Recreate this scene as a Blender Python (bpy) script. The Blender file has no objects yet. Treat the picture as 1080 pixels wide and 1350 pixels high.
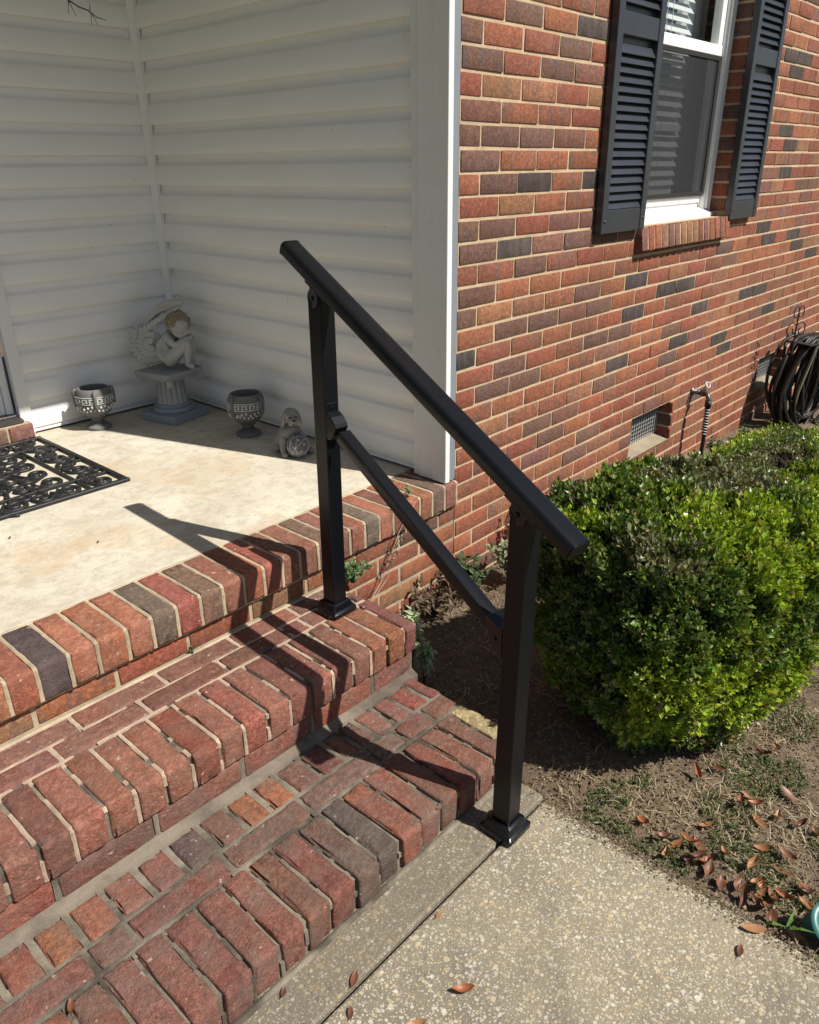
import bpy, bmesh, math, random
from mathutils import Vector, Matrix, noise, Euler
random.seed(7)
S = bpy.context.scene
C = bpy.data.collections.new("place"); S.collection.children.link(C)
R = random.random
def U(a, b): return random.uniform(a, b)

# ------------------------------------------------------------------ camera
cd = bpy.data.cameras.new("camera"); cam = bpy.data.objects.new("camera", cd); C.objects.link(cam)
cd.sensor_fit = 'HORIZONTAL'; cd.sensor_width = 36; cd.lens = 36*1022.52/1080
cd.clip_start = .02; cd.clip_end = 500
_r = Vector((.6731128, -.7394648, -.0105316)); _d = Vector((-.3077021, -.2670857, -.9132276)); _f = Vector((.6724868, .6179459, -.4073136))
M = Matrix((_r, -_d, -_f)).transposed().to_4x4(); M.translation = Vector((-1.978145, -1.599483, 1.103014))
cam.matrix_world = M; S.camera = cam
# ------------------------------------------------------------------ world and sun
SUN = Vector((-.252, .785, -1.0)).normalized()           # direction light travels
w = bpy.data.worlds.new("World"); S.world = w; w.use_nodes = True
nt = w.node_tree; bg = nt.nodes['Background']; sk = nt.nodes.new('ShaderNodeTexSky')
sk.sky_type = 'NISHITA'; sk.sun_disc = False
sk.sun_elevation = math.asin(-SUN.z); sk.sun_rotation = math.atan2(-SUN.x, -SUN.y)
nt.links.new(sk.outputs[0], bg.inputs[0]); bg.inputs[1].default_value = .055
sl = bpy.data.lights.new("sun", 'SUN'); sl.energy = 5.0; sl.angle = math.radians(.5); sl.color = (1, .945, .85)
so = bpy.data.objects.new("sun", sl); C.objects.link(so); so.location = (2, -6, 8)
so.rotation_euler = SUN.to_track_quat('-Z', 'Y').to_euler()
S.view_settings.view_transform = 'Standard'; S.view_settings.look = 'None'
S.view_settings.exposure = 0.56; S.view_settings.gamma = 1; S.view_settings.use_curve_mapping = False

# ------------------------------------------------------------------ materials
class NB:
    def __init__(s, name):
        s.m = bpy.data.materials.new(name); s.m.use_nodes = True; s.t = s.m.node_tree
        s.b = s.t.nodes['Principled BSDF']; s.o = s.t.nodes['Material Output']
        s.geo = None
    def n(s, ty, ins=None, **kw):
        x = s.t.nodes.new(ty)
        for k, v in kw.items(): setattr(x, k, v)
        for k, v in (ins or {}).items():
            if hasattr(v, 'is_output'): s.t.links.new(v, x.inputs[k])
            else: x.inputs[k].default_value = v
        return x
    def pos(s):
        if not s.geo: s.geo = s.n('ShaderNodeNewGeometry')
        return s.geo.outputs['Position']
    def mapped(s, sc, src=None):
        return s.n('ShaderNodeVectorMath', {0: src or s.pos(), 1: sc}, operation='MULTIPLY').outputs[0]
    def noise(s, scale, detail=4, rough=.6, vec=None, out=0, dist=0):
        return s.n('ShaderNodeTexNoise', {'Vector': vec or s.pos(), 'Scale': scale, 'Detail': detail, 'Roughness': rough, 'Distortion': dist}).outputs[out]
    def ramp(s, fac, stops, interp='LINEAR'):
        r = s.n('ShaderNodeValToRGB', {'Fac': fac}); r.color_ramp.interpolation = interp
        e = r.color_ramp.elements
        while len(e) > len(stops): e.remove(e[-1])
        while len(e) < len(stops): e.new(.5)
        for i, (p, c) in enumerate(stops):
            e[i].position = p; e[i].color = (c, c, c, 1) if not isinstance(c, tuple) else (*c[:3], 1)
        return r.outputs[0]
    def mix(s, fac, a, b, bt='MIX'):
        x = s.n('ShaderNodeMix', data_type='RGBA', blend_type=bt)
        for k, v in ((0, fac), (6, a), (7, b)):
            if hasattr(v, 'is_output'): s.t.links.new(v, x.inputs[k])
            else: x.inputs[k].default_value = v if k == 0 else ((*v, 1) if len(v) == 3 else v)
        return x.outputs[2]
    def math(s, op, a, b=0, clamp=False):
        return s.n('ShaderNodeMath', {0: a, 1: b}, operation=op, use_clamp=clamp).outputs[0]
    def set(s, **k):
        nm = {'col': 'Base Color', 'rough': 'Roughness', 'metal': 'Metallic', 'spec': 'Specular IOR Level', 'normal': 'Normal', 'sub': 'Subsurface Weight', 'trans': 'Transmission Weight', 'coat': 'Coat Weight', 'ior': 'IOR'}
        for a, v in k.items():
            i = s.b.inputs[nm[a]]
            if hasattr(v, 'is_output'): s.t.links.new(v, i)
            else: i.default_value = (*v, 1) if isinstance(v, tuple) and len(v) == 3 else v
        return s
    def bump(s, h, dist, strength=1, chain=None):
        ins = {'Height': h, 'Distance': dist, 'Strength': strength}
        if chain: ins['Normal'] = chain
        return s.n('ShaderNodeBump', ins).outputs[0]
    def attr(s, name='tint'):
        a = s.n('ShaderNodeAttribute'); a.attribute_name = name; return a

def brick_mat(name, pits=.5, streak=True, dirt=.0, grain=1.0):
    m = NB(name); a = m.attr(); base = a.outputs['Color']; al = a.outputs['Alpha']
    pit = m.noise(260, 3, .7); med = m.noise(38, 5, .65); big = m.noise(9, 4, .6)
    c = m.mix(m.ramp(med, [(.35, 0.), (.7, .8)]), base, m.mix(1, base, (.62, .60, .62), 'MULTIPLY'))
    c = m.mix(m.ramp(big, [(.35, 0.), (.7, .6)]), c, m.mix(1, base, (1.18, 1.0, .86), 'MULTIPLY'))
    if streak:
        v = m.mapped((1, 1, .25)); st = m.noise(26, 4, .65, vec=v); c = m.mix(m.ramp(m.noise(17, 4, .65, vec=m.mapped((1, 1, .5))), [(.42, 0.), (.60, .75)]), c, m.mix(1, base, (.62, .56, .56), 'MULTIPLY'))
        f = m.math('MULTIPLY', m.ramp(st, [(.48, 0.), (.60, 1.)]), al)
        c = m.mix(f, c, m.mix(med, (.075, .06, .06), (.13, .10, .09)))
    gr = m.noise(420, 4, .75)
    c = m.mix(m.ramp(gr, [(.36, .9), (.52, 0.)]), c, m.mix(1, base, (.42, .38, .36), 'MULTIPLY'))
    c = m.mix(m.ramp(m.noise(75, 5, .75), [(.48, 0.), (.66, .9)]), c, m.mix(1, base, (1.32, 1.42, 1.45), 'MULTIPLY'))
    sp = m.ramp(m.noise(170, 2, .5), [(.60, 0.), (.67, .55)])
    c = m.mix(sp, c, m.mix(1, base, (1.45, 1.35, 1.2), 'MULTIPLY'))
    dk = m.ramp(pit, [(.36, .62), (.43, 0.)])
    c = m.mix(m.math('MULTIPLY', dk, pits), c, (.05, .03, .025))
    lg = m.ramp(m.noise(1.6, 3, .6), [(.3, .78), (.7, 1.1)]); c = m.mix(1, c, lg, 'MULTIPLY')
    if not dirt:
        sm_ = m.ramp(m.noise(30, 6, .75, vec=m.mapped((1, 1, 1.6))), [(.60, 0.), (.70, 1.)]); c = m.mix(m.math('MULTIPLY', sm_, .30), c, (.42, .33, .25))
    if dirt > 0:
        d = m.ramp(m.noise(14, 6, .7), [(.42, 0.), (.66, 1.)])
        c = m.mix(m.math('MULTIPLY', d, dirt), c, (.15, .115, .095))
        sc = m.ramp(m.noise(60, 2, .5), [(.70, 0.), (.735, 1.)])
        c = m.mix(m.math('MULTIPLY', sc, .5), c, (.50, .46, .42))
    n1 = m.bump(m.math('ADD', m.math('MULTIPLY', pit, .7), m.math('ADD', m.noise(90, 4, .7), m.math('MULTIPLY', gr, .35))), .0024*grain, 1)
    n2 = m.bump(med, .004*grain, .6, n1)
    m.set(col=c, rough=m.ramp(med, [(.3, .72), (.7, .92)]), normal=n2, spec=.35)
    return m.m
def mortar_mat(name, a, b, dark, amt):
    m = NB(name); n = m.noise(45, 5, .7); g = m.noise(330, 3, .7); h = m.noise(7, 4, .65)
    c = m.mix(n, a, b); c = m.mix(m.math('MULTIPLY', m.ramp(h, [(.4, 0.), (.62, 1.)]), amt), c, dark)
    c = m.mix(m.ramp(g, [(.30, .7), (.42, 0.)]), c, dark)
    m.set(col=c, rough=.95, spec=.2, normal=m.bump(m.math('ADD', g, n), .003, .9)); return m.m
def plain(name, col, rough=.5, metal=0, bumps=0, bscale=60, spec=.5, var=.0):
    m = NB(name)
    c = col
    if var:
        c = m.mix(m.math('MULTIPLY', m.ramp(m.noise(12, 5, .65), [(.3, 0.), (.7, 1.)]), 1), tuple(x*(1-var) for x in col), col)
        m.set(col=c)
    else: m.set(col=col)
    m.set(rough=rough, metal=metal, spec=spec)
    if bumps: m.set(normal=m.bump(m.noise(bscale, 4, .6), bumps, .7))
    return m.m
MT = {}
MT['wall_brick'] = brick_mat('wall_brick', .45, True, 0, .9)
MT['porch_brick'] = brick_mat('porch_brick', .45, True, .25, 1.1)
MT['step_brick'] = brick_mat('step_brick', .95, True, .38, 1.8)
MT['low_brick'] = brick_mat('low_brick', 1., True, .62, 2.0)
MT['wall_mortar'] = mortar_mat('wall_mortar', (.60, .46, .31), (.48, .36, .23), (.30, .21, .14), .4)
MT['porch_mortar'] = mortar_mat('porch_mortar', (.52, .43, .30), (.40, .32, .22), (.20, .16, .115), .5)
MT['step_mortar'] = mortar_mat('step_mortar', (.54, .42, .32), (.38, .29, .22), (.16, .12, .09), .55)
MT['low_mortar'] = mortar_mat('low_mortar', (.29, .255, .20), (.15, .128, .10), (.065, .055, .043), .95)
MT['fillet_mortar'] = mortar_mat('fillet_mortar', (.235, .20, .155), (.15, .125, .10), (.075, .06, .05), .8)
# porch concrete
m = NB('porch_concrete'); a = m.noise(3.2, 6, .65, dist=.6); b = m.noise(2.1, 5, .7, vec=m.mapped((1, 1.7, 1))); g = m.noise(420, 3, .7); f = m.noise(26, 6, .75)
c = m.mix(m.ramp(a, [(.3, 0.), (.7, 1.)]), (.44, .40, .32), (.58, .545, .46))
c = m.mix(m.math('MULTIPLY', m.ramp(b, [(.52, 0.), (.70, 1.)]), .62), c, (.44, .29, .15))
c = m.mix(m.math('MULTIPLY', m.ramp(f, [(.40, 1.), (.54, 0.)]), .55), c, (.36, .31, .235))
c = m.mix(m.ramp(m.noise(75, 3, .6), [(.26, .8), (.31, 0.)]), c, (.16, .13, .10))
c = m.mix(m.ramp(m.noise(8.5, 2, .5), [(.24, .8), (.27, 0.)]), c, (.12, .10, .09))
MT['porch_concrete'] = m.set(col=c, rough=.88, spec=.3, normal=m.bump(m.math('ADD', g, f), .0018, .8)).m
# sidewalk with exposed aggregate
def aggregate(name, dark=1.0, dens=.5):
    m = NB(name); p = m.mix(.0075, m.pos(), m.noise(55, 2, .5, out=1), 'ADD')
    v1 = m.n('ShaderNodeTexVoronoi', {'Vector': p, 'Scale': 115.}); v2 = m.n('ShaderNodeTexVoronoi', {'Vector': p, 'Scale': 62.}); v3 = m.n('ShaderNodeTexVoronoi', {'Vector': p, 'Scale': 240.})
    big = m.noise(3.2, 5, .7, dist=.4); fine = m.noise(300, 3, .7)
    c = m.mix(fine, tuple(x*dark for x in (.185, .158, .112)), tuple(x*dark for x in (.33, .29, .21)))
    c = m.mix(m.math('MULTIPLY', m.ramp(big, [(.42, 0.), (.60, 1.)]), .7), c, (.15, .132, .105))
    c = m.mix(m.math('MULTIPLY', m.ramp(m.noise(1.7, 4, .6), [(.55, 0.), (.72, 1.)]), .35), c, (.42, .33, .2))
    hs = []
    for v, th, lo in ((v3, .60, .12), (v1, .56, .34), (v2, .42, .60)):
        rnd = m.n('ShaderNodeSeparateColor', {0: v.outputs['Color']})
        inside = m.math('LESS_THAN', v.outputs['Distance'], m.math('MULTIPLY', th, rnd.outputs[1]))
        use = m.math('GREATER_THAN', rnd.outputs[0], lo)
        mk = m.math('MULTIPLY', inside, use)
        pc = m.ramp(rnd.outputs[2], [(0., (.50, .46, .38)), (.3, (.62, .58, .50)), (.5, (.46, .36, .20)), (.64, (.58, .46, .28)), (.78, (.22, .14, .09)), (.86, (.70, .67, .61)), (.95, (.16, .13, .115))])
        c = m.mix(m.math('MULTIPLY', mk, .62), c, m.mix(1, pc, (dark, dark, dark), 'MULTIPLY')); hs.append(mk)
    c = m.mix(m.math('MULTIPLY', m.ramp(m.noise(2.4, 6, .75, dist=.8), [(.50, 0.), (.68, 1.)]), .38), c, (.12, .105, .085))
    hh = m.math('ADD', m.math('MULTIPLY', m.math('ADD', hs[1], hs[2]), .6), m.math('ADD', fine, m.noise(110, 3, .6)))
    return m.set(col=c, rough=.85, spec=.35, normal=m.bump(hh, .0028, .9)).m
MT['sidewalk'] = aggregate('sidewalk')
MT['footing'] = aggregate('footing', .66)
# soil
m = NB('soil'); a = m.noise(2.2, 6, .7); b = m.noise(34, 6, .75); g = m.noise(210, 4, .7)
c = m.mix(m.ramp(a, [(.35, 0.), (.65, 1.)]), (.125, .088, .06), (.22, .168, .115)); c = m.mix(m.ramp(b, [(.38, .8), (.55, 0.)]), c, (.115, .085, .06))
c = m.mix(m.ramp(g, [(.62, 0.), (.70, .7)]), c, (.45, .38, .29))
xyz = m.n('ShaderNodeSeparateXYZ', {0: m.pos()}); far = m.math('MAXIMUM', m.math('GREATER_THAN', m.math('MULTIPLY', xyz.outputs[1], -1), 3.2), m.math('GREATER_THAN', m.math('MULTIPLY', xyz.outputs[0], -1), 2.65))
c = m.mix(far, c, m.mix(b, (.045, .06, .02), (.08, .10, .035)))
MT['soil'] = m.set(col=c, rough=.97, spec=.15, normal=m.bump(m.math('ADD', b, m.math('MULTIPLY', g, .5)), .012, 1)).m
def siding_mat(name, col):
    m = NB(name); st = m.noise(3.0, 5, .6, vec=m.mapped((1, 1, 4)))
    c = m.mix(m.math('MULTIPLY', m.ramp(st, [(.4, 0.), (.75, 1.)]), .3), col, tuple(x*y for x, y in zip(col, (.86, .83, .76))))
    c = m.mix(m.ramp(m.noise(70, 2, .5), [(.235, .6), (.255, 0.)]), c, (.25, .22, .18))
    gr = m.noise(40, 3, .6, vec=m.mapped((1, 1, 9)))
    return m.set(col=c, rough=.42, spec=.4, normal=m.bump(gr, .0006, .7)).m
MT['siding'] = siding_mat('siding', (.80, .785, .77))
MT['trim'] = siding_mat('trim', (.70, .70, .69))
MT['white_vinyl'] = plain('white_vinyl', (.80, .80, .79), .4, var=.05)
MT['grey_flashing'] = plain('grey_flashing', (.20, .215, .24), .45, var=.1)
MT['shutter'] = plain('shutter', (.030, .032, .040), .36, bumps=.0008, bscale=130, spec=.6, var=.25)
MT['railing'] = plain('railing', (.0035, .004, .006), .34, spec=.30)
MT['railing_gloss'] = plain('railing_gloss', (.0035, .004, .006), .22, spec=.4)
MT['screw'] = plain('screw', (.02, .02, .02), .25, metal=.8)
MT['dark'] = plain('dark', (.012, .011, .010), .9)
MT['interior'] = plain('interior', (.10, .09, .08), .9)
MT['blind'] = plain('blind', (.60, .59, .57), .5)
MT['screen'] = None
m = NB('screen'); tr = m.n('ShaderNodeBsdfTransparent', {'Color': (.74, .74, .75, 1)}); df = m.n('ShaderNodeBsdfDiffuse', {'Color': (.085, .088, .095, 1)})
mx = m.n('ShaderNodeMixShader', {0: .26}); m.t.links.new(tr.outputs[0], mx.inputs[1]); m.t.links.new(df.outputs[0], mx.inputs[2]); m.t.links.new(mx.outputs[0], m.o.inputs[0]); MT['screen'] = m.m
m = NB('glass'); gl = m.n('ShaderNodeBsdfGlossy', {'Color': (.9, .95, 1, 1), 'Roughness': .01}); tr = m.n('ShaderNodeBsdfTransparent', {'Color': (.86, .9, .9, 1)})
fr = m.n('ShaderNodeLayerWeight', {'Blend': .5}); ff = m.math('ADD', m.math('MULTIPLY', m.math('POWER', fr.outputs['Facing'], 4), .75), .06); wv = m.bump(m.noise(4, 2, .5), .004, .5); m.t.links.new(wv, gl.inputs['Normal'])
mx = m.n('ShaderNodeMixShader', {0: ff}); m.t.links.new(tr.outputs[0], mx.inputs[1]); m.t.links.new(gl.outputs[0], mx.inputs[2]); m.t.links.new(mx.outputs[0], m.o.inputs[0]); MT['glass'] = m.m
MT['rubber'] = plain('rubber', (.012, .012, .013), .5, bumps=.0006, bscale=260, spec=.45, var=.2)
def stone(name, lo, hi, sc=28):
    m = NB(name); n = m.noise(sc, 5, .7); ge = m.n('ShaderNodeNewGeometry'); pt = m.ramp(ge.outputs['Pointiness'], [(.45, 0.), (.54, 1.)])
    c = m.mix(m.math('ADD', m.math('MULTIPLY', n, .35), m.math('MULTIPLY', pt, .65)), lo, hi)  # shade painted into the stone: creases darker, raised edges paler
    return m.set(col=c, rough=.8, spec=.3, normal=m.bump(m.noise(240, 4, .6), .0012, .8)).m
MT['statue'] = stone('statue', (.12, .12, .12), (.44, .435, .42))
MT['statue_hair'] = stone('statue_hair', (.14, .11, .07), (.30, .24, .16))
MT['statue_dark'] = stone('statue_dark', (.05, .05, .053), (.16, .158, .152))
MT['statue_blue'] = stone('statue_blue', (.13, .16, .19), (.25, .285, .32))
MT['capital'] = stone('capital', (.12, .125, .13), (.30, .31, .32))
MT['pale_band'] = stone('pale_band', (.30, .30, .29), (.58, .57, .55))
MT['dog'] = stone('dog', (.10, .092, .085), (.28, .262, .24))
MT['galvanised'] = plain('galvanised', (.42, .43, .43), .5, metal=.25, bumps=.0008, bscale=200)
MT['brass'] = plain('brass', (.11, .10, .09), .42, metal=.6)
MT['hose'] = plain('hose', (.013, .0125, .012), .48, spec=.4)
MT['hose_olive'] = plain('hose_olive', (.16, .155, .08), .4)
MT['concrete'] = plain('concrete', (.40, .36, .30), .93, bumps=.003, bscale=90, spec=.2, var=.35)
MT['vent_sill'] = plain('vent_sill', (.30, .25, .18), .93, bumps=.003, bscale=90, spec=.2, var=.35)
MT['teal'] = plain('teal', (.03, .15, .135), .4, var=.3)
MT['twig'] = plain('twig', (.045, .032, .028), .8)
MT['straw'] = None
def leaf_mat(name, transl=.35, rough=.38, spec=.5):
    m = NB(name); a = m.attr(); base = a.outputs['Color']
    c = m.mix(m.math('MULTIPLY', m.noise(60, 3, .6), .6), base, m.mix(1, base, (.6, .65, .6), 'MULTIPLY'))
    m.set(col=c, rough=rough, spec=spec)
    tl = m.n('ShaderNodeBsdfTranslucent', {'Color': m.mix(1, c, (1.5, 1.6, .8), 'MULTIPLY')}); mx = m.n('ShaderNodeMixShader', {0: transl})
    m.t.links.new(m.b.outputs[0], mx.inputs[1]); m.t.links.new(tl.outputs[0], mx.inputs[2]); m.t.links.new(mx.outputs[0], m.o.inputs[0]); return m.m
MT['foliage'] = leaf_mat('foliage', .20, .36, .45)
MT['weed'] = leaf_mat('weed', .2, .5, .3)
MT['dead_leaf'] = leaf_mat('dead_leaf', .08, .48, .4)
MT['grass'] = leaf_mat('grass', .25, .6, .3)

# ------------------------------------------------------------------ mesh helpers
class MB:
    def __init__(s): s.v = []; s.f = []; s.c = []; s.mi = []
    def add(s, vs, fs, col=None, mi=0, M=None):
        b = len(s.v)
        if M is not None: vs = [M @ Vector(v) for v in vs]
        s.v += [tuple(v) for v in vs]; s.f += [tuple(i+b for i in f) for f in fs]
        s.c += [col or (1, 1, 1, 1)]*len(vs); s.mi += [mi]*len(fs); return s
    def box(s, x0, x1, y0, y1, z0, z1, col=None, mi=0, M=None):
        vs = [(x, y, z) for z in (z0, z1) for y in (y0, y1) for x in (x0, x1)]
        return s.add(vs, [(0, 2, 3, 1), (4, 5, 7, 6), (0, 1, 5, 4), (2, 6, 7, 3), (0, 4, 6, 2), (1, 3, 7, 5)], col, mi, M)
    def tube(s, pts, r, seg=8, col=None, mi=0, cap=True, M=None, flat=1.0):
        pts = [Vector(p) for p in pts]; n = len(pts); rr = r if isinstance(r, (list, tuple)) else [r]*n
        vs = []; up = None
        for i, p in enumerate(pts):
            t = (pts[min(i+1, n-1)]-pts[max(i-1, 0)]).normalized()
            if up is None: up = t.orthogonal().normalized()
            up = (up-t*up.dot(t)).normalized(); sd = t.cross(up)
            for k in range(seg):
                a = 2*math.pi*k/seg; vs.append(p+up*math.cos(a)*rr[i]+sd*math.sin(a)*rr[i]*flat)
        fs = [(i*seg+k, i*seg+(k+1) % seg, (i+1)*seg+(k+1) % seg, (i+1)*seg+k) for i in range(n-1) for k in range(seg)]
        if cap: fs += [tuple(range(seg))[::-1], tuple((n-1)*seg+k for k in range(seg))]
        return s.add(vs, fs, col, mi, M)
    def lathe(s, prof, seg=24, col=None, mi=0, M=None, flute=None):
        vs = []
        for j, (r, z) in enumerate(prof):
            for k in range(seg):
                a = 2*math.pi*k/seg; q = r*(flute(a, j) if flute else 1); vs.append((q*math.cos(a), q*math.sin(a), z))
        n = len(prof)
        fs = [(i*seg+k, i*seg+(k+1) % seg, (i+1)*seg+(k+1) % seg, (i+1)*seg+k) for i in range(n-1) for k in range(seg)]
        fs += [tuple(range(seg))[::-1], tuple((n-1)*seg+k for k in range(seg))]
        return s.add(vs, fs, col, mi, M)
    def prism(s, poly, axis, a, b, col=None, mi=0, M=None):
        # poly: list of 2D points in the two other axes (order x,y,z without axis)
        def P(p, t):
            q = list(p); q.insert(axis, t); return tuple(q)
        n = len(poly); vs = [P(p, a) for p in poly]+[P(p, b) for p in poly]
        fs = [(i, (i+1) % n, n+(i+1) % n, n+i) for i in range(n)]+[tuple(range(n))[::-1], tuple(range(n, 2*n))]
        return s.add(vs, fs, col, mi, M)
    def ell(s, c, r, seg=12, rings=8, col=None, mi=0, rot=None, M=None):
        vs = []; fs = []
        Rm = rot.to_matrix() if rot else Matrix.Identity(3)
        for i in range(rings+1):
            th = math.pi*i/rings
            for k in range(seg):
                a = 2*math.pi*k/seg
                vs.append(Vector(c)+Rm @ Vector((r[0]*math.sin(th)*math.cos(a), r[1]*math.sin(th)*math.sin(a), r[2]*math.cos(th))))
        for i in range(rings):
            for k in range(seg): fs.append((i*seg+k, (i+1)*seg+k, (i+1)*seg+(k+1) % seg, i*seg+(k+1) % seg))
        return s.add(vs, fs, col, mi, M)
    def mesh(s, name, mats, smooth=False, fix=True, tint=False):
        me = bpy.data.meshes.new(name); me.from_pydata(s.v, [], s.f)
        for m_ in (mats if isinstance(mats, (list, tuple)) else [mats]): me.materials.append(m_)
        if any(s.mi): me.polygons.foreach_set('material_index', s.mi)
        if tint or any(c != (1, 1, 1, 1) for c in s.c[:50]):
            ca = me.color_attributes.new('tint', 'FLOAT_COLOR', 'POINT')
            ca.data.foreach_set('color', [x for c in s.c for x in (c if len(c) == 4 else (*c, 1))])
        if fix:
            bm = bmesh.new(); bm.from_mesh(me); bmesh.ops.recalc_face_normals(bm, faces=bm.faces); bm.to_mesh(me); bm.free()
        if smooth: me.polygons.foreach_set('use_smooth', [True]*len(me.polygons))
        me.update(); return me
def link(name, me, parent=None, loc=None, rot=None):
    o = bpy.data.objects.new(name, me); C.objects.link(o)
    if parent: o.parent = parent
    if loc: o.location = loc
    if rot: o.rotation_euler = rot
    return o
def build(mb, name, mats, parent=None, loc=None, rot=None, smooth=False, bevel=0, seg=2, kind=None, fix=True, auto=None):
    o = link(name, mb.mesh(name, mats, smooth or bool(auto), fix), parent, loc, rot)
    if bevel:
        b = o.modifiers.new('bevel', 'BEVEL'); b.width = bevel; b.segments = seg; b.limit_method = 'ANGLE'; b.angle_limit = math.radians(35)
    if auto:
        try: o.data.set_sharp_from_angle(angle=math.radians(auto))
        except Exception: pass
    if kind: o['kind'] = kind
    return o
def tag(o, label, cat, group=None):
    o['label'] = label; o['category'] = cat
    if group: o['group'] = group
    return o
def thing(name, label, cat, loc=(0, 0, 0), rz=0, group=None):
    o = bpy.data.objects.new(name, None); C.objects.link(o); o.location = loc; o.rotation_euler = (0, 0, rz); o.empty_display_size = .1
    return tag(o, label, cat, group)
def structure(mb, name, mat, **k):
    o = build(mb, name, mat, **k); o['kind'] = 'structure'; return o

# ------------------------------------------------------------------ brick meshes
def rbox(L, W, H, r, jit, seed, amp=.0, fine=False, tint=(.3, .1, .06, .3), ro=0):
    """a rounded box with uneven faces, centred on its origin"""
    rs = random.Random(seed)
    def axis(l, n):
        h = l/2; a = [-h, -h+r*.35, -h+r]; mid = [(-h+r)+(2*h-2*r)*k/n for k in range(1, n)]
        return a+mid+[h-r, h-r*.35, h] if fine else [-h, -h+r]+mid+[h-r, h]
    X, Y, Z = (axis(L, 5 if fine else 1), axis(W, 6 if fine else 1), axis(H, 3 if fine else 1))
    if ro: Y.insert(3, -W/2+ro); Z.insert(len(Z)-3, H/2-ro)
    idx = {}; vs = []; off = Vector((rs.random()*90, rs.random()*90, rs.random()*90))
    cj = [Vector((rs.uniform(-jit, jit), rs.uniform(-jit, jit), rs.uniform(-jit, jit))) for _ in range(8)]
    def V(i, j, k):
        if (i, j, k) in idx: return idx[i, j, k]
        p = Vector((X[i], Y[j], Z[k])); h = Vector((L/2-r, W/2-r, H/2-r))
        q = Vector([max(-h[a], min(h[a], p[a])) for a in range(3)]); d = p-q
        if d.length > 1e-7: p = q+d.normalized()*min(r, r)
        n = d.normalized() if d.length > 1e-7 else Vector((0, 0, 0))
        if ro and p.y < -W/2+ro and p.z > H/2-ro:
            ey, ez = p.y-(-W/2+ro), p.z-(H/2-ro); l = math.hypot(ey, ez)
            if l > ro: p.y = -W/2+ro+ey/l*ro; p.z = H/2-ro+ez/l*ro
        u = [p[a]/[L, W, H][a]+.5 for a in range(3)]
        for c in range(8):
            wt = 1
            for a in range(3): wt *= u[a] if (c >> a) & 1 else 1-u[a]
            p = p+cj[c]*wt
        if amp:
            p = p+n*(noise.noise(p*22+off)*amp+noise.noise(p*75+off)*amp*.5)
            e = sum(1 for a in range(3) if abs(d[a]) > r*.3)
            if e >= 2:
                ch = noise.noise(p*55+off*2)
                if ch > .08: p = p-n*(ch-.08)*amp*13
        idx[i, j, k] = len(vs); vs.append(tuple(p)); return idx[i, j, k]
    fs = []; nx, ny, nz = len(X)-1, len(Y)-1, len(Z)-1
    for i in range(nx):
        for j in range(ny): fs += [(V(i, j, 0), V(i, j+1, 0), V(i+1, j+1, 0), V(i+1, j, 0)), (V(i, j, nz), V(i+1, j, nz), V(i+1, j+1, nz), V(i, j+1, nz))]
    for i in range(nx):
        for k in range(nz): fs += [(V(i, 0, k), V(i+1, 0, k), V(i+1, 0, k+1), V(i, 0, k+1)), (V(i, ny, k), V(i, ny, k+1), V(i+1, ny, k+1), V(i+1, ny, k))]
    for j in range(ny):
        for k in range(nz): fs += [(V(0, j, k), V(0, j, k+1), V(0, j+1, k+1), V(0, j+1, k)), (V(nx, j, k), V(nx, j+1, k), V(nx, j+1, k+1), V(nx, j, k+1))]
    return vs, fs
TONE = {  # wall tones: colour, streak strength
 'red': (.265, .082, .046, .4), 'orange': (.300, .113, .056, .5), 'tan': (.290, .132, .070, .65), 'mix': (.265, .096, .053, 1.), 'brown': (.165, .086, .060, .8),
 'mauve': (.215, .095, .070, .6), 'dark': (.062, .048, .042, .9)}
STONE = {  # step tones
 'red': (.290, .098, .064, .0), 'pink': (.275, .112, .084, .0), 'redbrown': (.235, .096, .070, .1), 'brown': (.180, .105, .080, .3), 'orange': (.320, .125, .070, .0), 'dark': (.082, .058, .058, .3),
 'grey': (.165, .120, .092, .3), 'slate': (.135, .095, .08, .9), 'yellow': (.46, .34, .18, .0), 'mauve': (.225, .105, .080, .1), 'darkred': (.21, .075, .062, .1)}
POOL = {}
def pooled(key, L, W, H, r, jit, amp, fine, tone, table, mat, nvar):
    v = random.randrange(nvar); k = (key, tone, v)
    if k not in POOL:
        t = table[tone]; rs = random.Random(hash(k) % 99991 if False else (len(POOL)*7919) % 99991)
        f = rs.uniform(.84, 1.16); t = (t[0]*f*rs.uniform(.95, 1.05), t[1]*f*rs.uniform(.92, 1.08), t[2]*f*rs.uniform(.92, 1.08), min(1, t[3]*rs.uniform(.5, 1.5)))
        vs, fs = rbox(L, W, H, r, jit, len(POOL)*13+5, amp, fine, ro=(.013 if key[:4] in ('nose', 'rowl') else 0)); mb = MB(); mb.add(vs, fs, t)
        POOL[k] = mb.mesh('brick', MT[mat], smooth=True, fix=True, tint=True)
        try: POOL[k].set_sharp_from_angle(angle=math.radians(50))
        except Exception: pass
    return POOL[k]

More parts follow.
